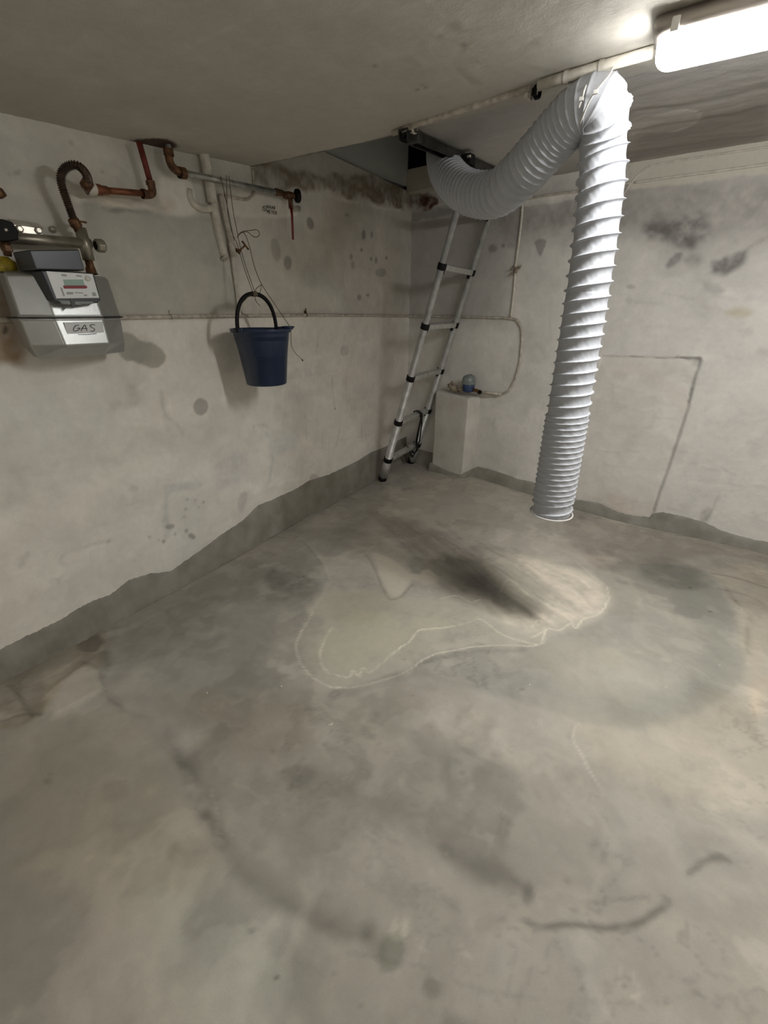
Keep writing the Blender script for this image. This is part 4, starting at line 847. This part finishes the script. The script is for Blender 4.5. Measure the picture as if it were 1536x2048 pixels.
# copper pipe from the ceiling down and left to the brown hose
root = thing('copper_pipe', 'copper and rust-red pipe from the ceiling hole, elbowed left to the corrugated hose', 'pipe', L(300, 385, pz))
b = MB(); b.tube([L(278, 284, pz), L(303, 372, pz)], .0095, 14); b.build('drop_pipe', M_RUST, root, label='rust-red painted drop pipe')
b = MB(); b.tube([L(200, 380, pz), L(300, 388, pz)], .0092, 14); b.build('pipe', M_COPPER, root)
b = MB(); e = [L(301, 366, pz), L(305, 384, pz), L(298, 389, pz), L(288, 388, pz)]; b.tube(loop_smooth(e, 5), .0125, 14); b.lathe([(-.006, .0145), (.006, .0145)], e[0], e[1]-e[0], 14); b.lathe([(-.006, .0145), (.006, .0145)], e[3], L(200, 380, pz)-e[3], 14); b.build('elbow', M_BROWNF, root)
b = MB(); d_ = L(210, 381, pz)-L(190, 379, pz); d_ /= np.linalg.norm(d_); b.lathe([(-.004, .0145), (.014, .0155), (.02, .0125), (.036, .0125), (.038, .0105)], L(192, 379, pz), d_, 8); b.build('union_nut', M_COPPER, root)
b = MB(); b.lathe([(-.014, .017), (.0, .019), (.012, .016)], L(182, 377, pz), d_, 16); b.build('wall_socket', M_WPAINT, root)

# corrugated hose to the gas meter
hp = loop_smooth([L(172, 372, .062), L(176, 362, .075), L(172, 348, .10), L(160, 334, .11), L(146, 330, .105), L(130, 337, .092), L(122, 352, .08), L(124, 372, .072), L(134, 402, .065), L(144, 430, .06), L(150, 446, .058)], 16)
root = thing('gas_hose', 'brown corrugated metal hose arching from the copper pipe down to the steel tee', 'hose', hp[-1])
d_ = np.r_[0, np.cumsum(np.linalg.norm(np.diff(hp, axis=0), axis=1))]; uu = np.linspace(0, d_[-1], 420); HP = np.stack([np.interp(uu, d_, hp[:, i]) for i in range(3)], 1)
b = MB(); b.tube(HP, .0105+.0016*np.sin(uu/.0052*2*math.pi), 18); b.build('hose', M_HOSE, root)
b = MB(); dd = L(163, 470, .055)-L(150, 446, .058); dd /= np.linalg.norm(dd); b.lathe([(-.012, .0115), (-.01, .0155), (.008, .017), (.012, .0135), (.026, .0135)], HP[-1], dd, 8); b.tube([HP[-1]+np.array([0, .008, .006]), HP[-1]+np.array([.0, .034, .006])], .003, 6); b.build('lower_nut', M_BROWNF, root)
b = MB(); dd = HP[0]-HP[12]; b.lathe([(-.02, .0115), (-.018, .0150), (.004, .016), (.008, .012)], HP[0], dd, 8); b.build('upper_nut', M_BROWNF, root)

# steel gas manifold above the meter
root = thing('gas_manifold', 'dull steel pipe with tee and capped end above the gas meter', 'pipe', L(100, 482, .06))
pA, pB_ = L(-60, 470, .058), L(160, 486, .058); dd = pB_-pA; dd /= np.linalg.norm(dd)
b = MB(); b.tube([pA, pB_+dd*.03], .0145, 20); b.build('pipe', M_STEEL, root)
tz = L(165, 487, .058); b = MB(); b.tube([L(160, 456, .056), L(178, 521, .06)], .0165, 20); b.build('tee', M_STEEL, root)
b = MB(); b.lathe([(-.004, .013), (0, .019), (.02, .0195), (.024, .016), (.024, 0)], L(193, 491, .058), dd, 8, False); b.build('end_cap', M_STEEL, root, bevel=.0015)
b = MB(); b.tube([L(177, 520, .06), L(184, 546, .064)], [.011, .012], 14); b.lathe([(-.004, .014), (.012, .016), (.014, .019)], L(181, 538, .063), L(184, 548, .064)-L(177, 520, .06), 8); b.build('meter_union', M_BROWNF, root)
# zinc bracket above it
root = thing('pipe_bracket', 'shiny zinc wall bracket with two bolts above the steel gas pipe', 'bracket', L(58, 452, .02))
b = MB(); c = L(52, 462, .035); b.box(c, (.004, .078, .024)); b.box(L(52, 448, .022)+np.array([.0, 0, 0]), (.03, .074, .004), [(.9, 0, -.43), (0, 1, 0), (.43, 0, .9)]); b.build('plate', M_ZINC, root, bevel=.001)
for x, y in ((38, 458), (76, 461)):
    b = MB(); b.lathe([(0, .0095), (.007, .0095), (.008, .006), (.008, 0)], L(x, y, .036), (1, 0, 0), 6, False); b.build('bolt', M_ZINC, root)
b = MB(); b.lathe([(0, .010), (.006, .009), (.008, .0)], L(106, 459, .004), (1, 0, 0), 12); tag(b.build('wall_screw', M_ZINC), 'single pale screw head in the wall between bracket and hose', 'screw')
# black valve at the left edge and the yellow fitting
root = thing('gas_cock', 'gas cock with black handle at the left edge, above its yellow nut', 'valve', L(10, 462, .06))
b = MB(); c = L(12, 462, .088); pr_f = [(.028, .0), (.02, .022), (.0, .026), (-.03, .024), (-.05, .020), (-.05, -.022), (-.02, -.026), (.0, -.024), (.022, -.018), (.024, -.008)]
pf = [(L(12+0, 462, .088)+np.array([0, a*1.0, z_])) for a, z_ in pr_f]; m_ = len(pf)
b.add([p_+np.array([-.014, 0, 0]) for p_ in pf]+[p_+np.array([.006, 0, 0]) for p_ in pf], [tuple(range(m_)), tuple(range(2*m_-1, m_-1, -1))]+[(k, m_+k, m_+(k+1) % m_, (k+1) % m_) for k in range(m_)], False)
b.build('handle', M_BLACKP, root, bevel=.003)
b = MB(); b.lathe([(0, .0042), (.003, .0042), (.003, 0)], L(12, 460, .094), (1, 0, 0), 12); b.build('screw', M_ZINC, root)
b = MB(); b.tube([L(10, 484, .06), L(16, 512, .06)], [.012, .009], 12); b.lathe([(-.008, .014), (.006, .014)], L(13, 496, .06), (0, 0, 1), 6, False); b.build('spindle', M_BROWNF, root)
b = MB(); b.lathe([(-.016, .022), (-.012, .026), (.006, .026), (.012, .018), (.02, .012)], L(12, 530, .064), (0, -.05, 1), 8); b.build('nut', M_YELLOW, root, label='yellow painted nut')
b = MB(); b.tube([L(-14, 384, .06), L(2, 386, .055), L(13, 391, .05)], [.016, .013, .002], 8); tag(b.build('pipe_stub', M_BROWNF), 'pointed brown pipe end poking in at the left edge above the black valve', 'pipe')

# white drain pipe: vertical with a curved foot, then its lower length
root = thing('drain_pipe', 'thick white plastered pipe from the ceiling in front of the galvanised pipe, hooked foot', 'pipe', L(415, 350, .03))
b = MB(); b.tube(loop_smooth([L(403, 282, .024), L(411, 320, .026), L(419, 365, .026), L(425, 405, .02)], 4), .0185, 20); b.build('upper_length', M_WPAINT, root)
b = MB(); b.tube(loop_smooth([L(378, 380, .0), L(381, 398, .006), L(392, 412, .010), L(410, 418, .012), L(424, 416, .012)], 5), .012, 14); b.build('hook_branch', M_WPAINT, root)
b = MB(); b.tube(loop_smooth([L(427, 400, .014), L(433, 440, .012), L(441, 480, .010), L(449, 512, .008)], 4), .0165, 20); b.build('lower_length', M_WPAINT, root)
b = MB(); b.lathe([(0, .016), (.004, .0165), (.006, .014), (.003, .0)], L(449, 516, .012), (.55, .1, -.8), 20); b.build('open_end', M_DIRTYP, root)
root = thing('wall_pipe', 'slim plastered pipe behind the twine running down to the level pipe', 'pipe', L(470, 500, .02))
b = MB(); b.tube(loop_smooth([L(440, 388, .016), L(449, 430, .018), L(458, 470, .018), L(463, 492, .018)], 4), .0085, 14); b.build('upper_length', M_DIRTYP, root)
b = MB(); b.lathe([(-.02, .013), (.03, .0135)], L(464, 497, .018), L(463, 492, .018)-L(458, 470, .018), 14); b.build('sleeve', M_DIRTYP, root)
b = MB(); b.tube(loop_smooth([L(464, 500, .014), L(469, 545, .011), L(476, 600, .010), L(479, 631, .009)], 4), .008, 14); b.build('lower_length', M_WPAINT, root)
root = thing('drain_tap', 'small rusty tap with a T handle on the slim plastered pipe', 'tap', L(480, 500, .03))
b = MB(); b.tube([L(470, 500, .02), L(480, 502, .035), L(478, 507, .035)], [.008, .008, .006], 10); b.build('body', M_BROWNF, root)
b = MB(); b.tube([L(478, 502, .035), L(489, 492, .062)], .004, 8); b.tube([L(484, 482, .06), L(497, 499, .066)], .0042, 8); b.build('handle', M_BROWNF, root)
q = [L(*p, .008) for p in ((506, 338), (508, 362), (509, 384), (503, 394), (492, 399), (475, 397), (450, 391))]
b = MB(); b.tube(loop_smooth(q, 5), .0055, 10); tag(b.build('wall_conduit', M_DIRTYP), 'thin bent conduit below the near hatch corner, curving left behind the galvanised pipe', 'conduit')
# handwriting on the wall
def strokes(name, segs, fn, r_, mat, parent=None):
    b = MB()
    for s in segs:
        q = [fn(*p) for p in s]; q = loop_smooth(q, 4) if len(q) > 2 else q
        b.tube(q, r_, 6)
    return b.build(name, mat, parent)
GL = {'N': [[(0, 1), (0, 0)], [(0, 0), (.9, 1)], [(.9, 1), (.9, 0)]], 'A': [[(0, 1), (.4, 0)], [(.4, 0), (.9, 1)], [(.15, .6), (.75, .6)]], 'R': [[(0, 1), (0, 0)], [(0, 0), (.6, .1), (.6, .4), (0, .5)], [(.2, .5), (.8, 1)]],
      'M': [[(0, 1), (0, 0)], [(0, 0), (.45, .6)], [(.45, .6), (.9, 0)], [(.9, 0), (.9, 1)]], 'E': [[(.8, 0), (0, 0)], [(0, 0), (0, 1)], [(0, 1), (.8, 1)], [(0, .5), (.6, .5)]], 'T': [[(0, 0), (.9, 0)], [(.45, 0), (.45, 1)]]}
segs = []
for word, (x0, y0) in (('NAAR', (534, 410.5)), ('METER', (534.5, 420))):
    for k, ch in enumerate(word):
        st_ = 4.6 if word == 'NAAR' else 4.2
        for s in GL[ch]: segs.append([(x0+(k+p_[0]*.75)*st_, y0+(k*.75)+p_[1]*6.2) for p_ in s])
segs.append([(529+4*math.cos(a), 417+5*math.sin(a)) for a in np.linspace(0, 6.3, 9)]); segs.append([(527, 413), (531, 421)])
tag(strokes('handwriting', segs, lambda x, y: L(x, y, .0085), .0010, M_INK), 'small black handwritten words on the white plaster left of the black valve knob', 'writing')

# ---- gas meter
MX = .165
root = thing('gas_meter', 'grey sheet-steel gas meter with digital face and handwritten GAS label on the left wall', 'gas meter', (.1, -2.27, 1.13))
def shell(levels, name):
    """levels: (z, y0, y1, fy0, fy1, xback, xfront): chamfered hexagonal section"""
    b = MB(); vs = []
    for z, y0, y1, fy0, fy1, xb, xm, xf in levels:
        vs += [(xb, y0, z), (xb, y1, z), (xm, y1, z), (xf, fy1, z), (xf, fy0, z), (xm, y0, z)]
    m_ = 6; k_ = len(levels)
    fs = [(i*m_+q, i*m_+(q+1) % m_, (i+1)*m_+(q+1) % m_, (i+1)*m_+q) for i in range(k_-1) for q in range(m_)]+[tuple(range(m_))[::-1], tuple((k_-1)*m_+q for q in range(m_))]
    b.add(vs, fs, False); return b.build(name, M_METER, root, bevel=.008)
ya, yb, fa, fb = -2.418, -2.130, -2.356, -2.222; sz = 1.131
shell([(sz+.001, ya-.003, yb+.003, fa, fb, .045, .10, MX-.002), (sz+.008, ya+.002, yb-.002, fa, fb, .048, .10, MX-.004), (1.238, ya+.004, yb-.006, fa+.002, fb-.002, .05, .09, MX-.018), (1.248, ya+.012, yb-.012, fa+.01, fb-.01, .06, .085, MX-.03)], 'upper_shell')
shell([(sz-.001, ya-.003, yb+.003, fa, fb, .045, .10, MX-.002), (sz-.008, ya+.002, yb-.002, fa, fb, .048, .10, MX-.004), (1.056, ya+.006, yb-.006, fa+.004, fb-.004, .05, .10, MX+.006), (1.022, ya+.022, yb-.012, fa+.02, fb-.01, .06, .095, MX-.035)], 'lower_shell')
b = MB(); b.add([(.042, ya-.006, sz-.002), (.042, yb+.006, sz-.002), (.102, yb+.006, sz-.002), (MX+.001, fb, sz-.002), (MX+.001, fa, sz-.002), (.102, ya-.006, sz-.002), (.042, ya-.006, sz+.002), (.042, yb+.006, sz+.002), (.102, yb+.006, sz+.002), (MX+.001, fb, sz+.002), (MX+.001, fa, sz+.002), (.102, ya-.006, sz+.002)],
      [(0, 5, 4, 3, 2, 1), (6, 7, 8, 9, 10, 11)]+[(k, (k+1) % 6, 6+(k+1) % 6, 6+k) for k in range(6)], False); b.build('seam_band', M_DKMETAL, root)
# counter housing and printed face
IX = .192
q4 = lambda x, y, off: L(x, y, off)
def slab(px, x_f, x_b, name, mat, parent, bevel=0, label=None):
    f_ = [L(x, y, x_f) for x, y in px]; k_ = [np.array([x_b, p_[1], p_[2]]) for p_ in f_]; m_ = len(px)
    b = MB(); b.add(f_+k_, [tuple(range(m_)), tuple(range(2*m_-1, m_-1, -1))]+[(k, m_+k, m_+(k+1) % m_, (k+1) % m_) for k in range(m_)], False)
    return b.build(name, mat, parent, bevel=bevel, label=label)
hs = slab([(82, 541), (188, 546), (202, 600), (195, 606), (160, 611), (125, 608), (108, 601)], IX, .13, 'counter_housing', M_METERDK, root, .003)
fp = slab([(92, 542), (185, 548), (199, 596), (113, 597)], IX+.0022, IX-.001, 'face_plate', M_PLATE, hs, .001)
slab([(127, 560), (167, 561), (171, 572), (130, 572)], IX+.0032, IX, 'display', M_LCD, fp) if False else None
def fslab(px, name, mat, d=.0032): return slab(px, IX+d, IX+.001, name, mat, root)
fslab([(127, 559), (166, 559), (170, 572), (130, 572)], 'display', M_LCD)
fslab([(127, 571), (172, 571), (175, 574), (173, 577), (129, 577)], 'red_strip', M_REDS, .0042)
b = MB(); b.lathe([(0, .0075), (.004, .007), (.0045, 0)], L(175, 557, IX+.002), (1, 0, 0), 20); b.build('dial_button', M_TIE, root)
for px in ([(123, 548), (133, 549), (134, 553), (124, 552)], [(152, 550), (163, 551), (164, 554), (153, 553)], [(121, 575), (124, 575), (130, 592), (127, 592)], [(133, 584), (146, 584), (147, 589), (134, 589)], [(149, 584), (166, 585), (167, 587), (150, 586)], [(168, 589), (174, 589), (175, 592), (169, 592)], [(184, 585), (191, 585), (193, 592), (186, 592)]):
    fslab(px, 'print_block', M_GREYINK, .0030)
slab([(118, 601), (141, 602), (142, 609), (124, 608)], IX+.002, IX-.002, 'vent_slot', M_LID, root); slab([(148, 603), (184, 603), (190, 606), (160, 610), (149, 609)], IX+.002, IX-.002, 'vent_slot', M_LID, root)
slab([(141, 600), (149, 600), (151, 611), (147, 615), (143, 611)], IX+.004, IX-.002, 'seal_tab', M_METERDK, root)
slab([(58, 500), (158, 499), (170, 541), (72, 539)], IX+.004, .10, 'battery_module', M_METERDK, root, .003, 'dark grey module on top of the meter')
# label with handwriting
lb = slab([(128, 645), (205, 643), (209, 672), (136, 674)], MX+.0012, MX-.006, 'paper_label', M_PAPER, root)
GAS = [[(158, 651), (152, 651), (148, 656), (147, 661), (152, 662), (158, 659), (160, 656), (154, 657)], [(162, 662), (166, 654), (170, 650), (172, 656), (174, 662)], [(163, 657), (169, 657), (175, 657)], [(190, 650), (184, 649), (180, 652), (184, 655), (189, 658), (187, 662), (181, 662)], [(156, 669), (172, 669), (193, 667)]]
strokes('handwriting', GAS, lambda x, y: L(x, y, MX+.0015), .0010, M_INK, lb)

# ---- crumbs of plaster on the floor
for i, (x, y, lab) in enumerate(((1059, 1370, 'white plaster crumb in the middle of the grey damp ring'), (415, 1387, 'white plaster crumb on the left half of the floor below the skirting'), (563, 1373, 'white plaster crumb just left of the sandy patch edge'), (662, 1450, 'white flaky plaster crumb below the sandy patch'))):
    p_ = F(x, y); z_ = floor_z(p_[0], p_[1]); b = MB(); g = np.random.RandomState(i)
    for k in range(3 if i == 3 else 1):
        o_ = np.array([g.uniform(-.006, .006), g.uniform(-.006, .006), 0])*(k > 0); b.lathe([(0, .001), (.0015, .0028), (.004, .002), (.0045, 0)], p_+o_+np.array([0, 0, z_-.001]), (g.uniform(-.3, .3), 0, 1), 6, False)
    tag(b.build('plaster_crumb', M_CHALK), lab, 'crumb', 'white plaster crumbs on the floor')
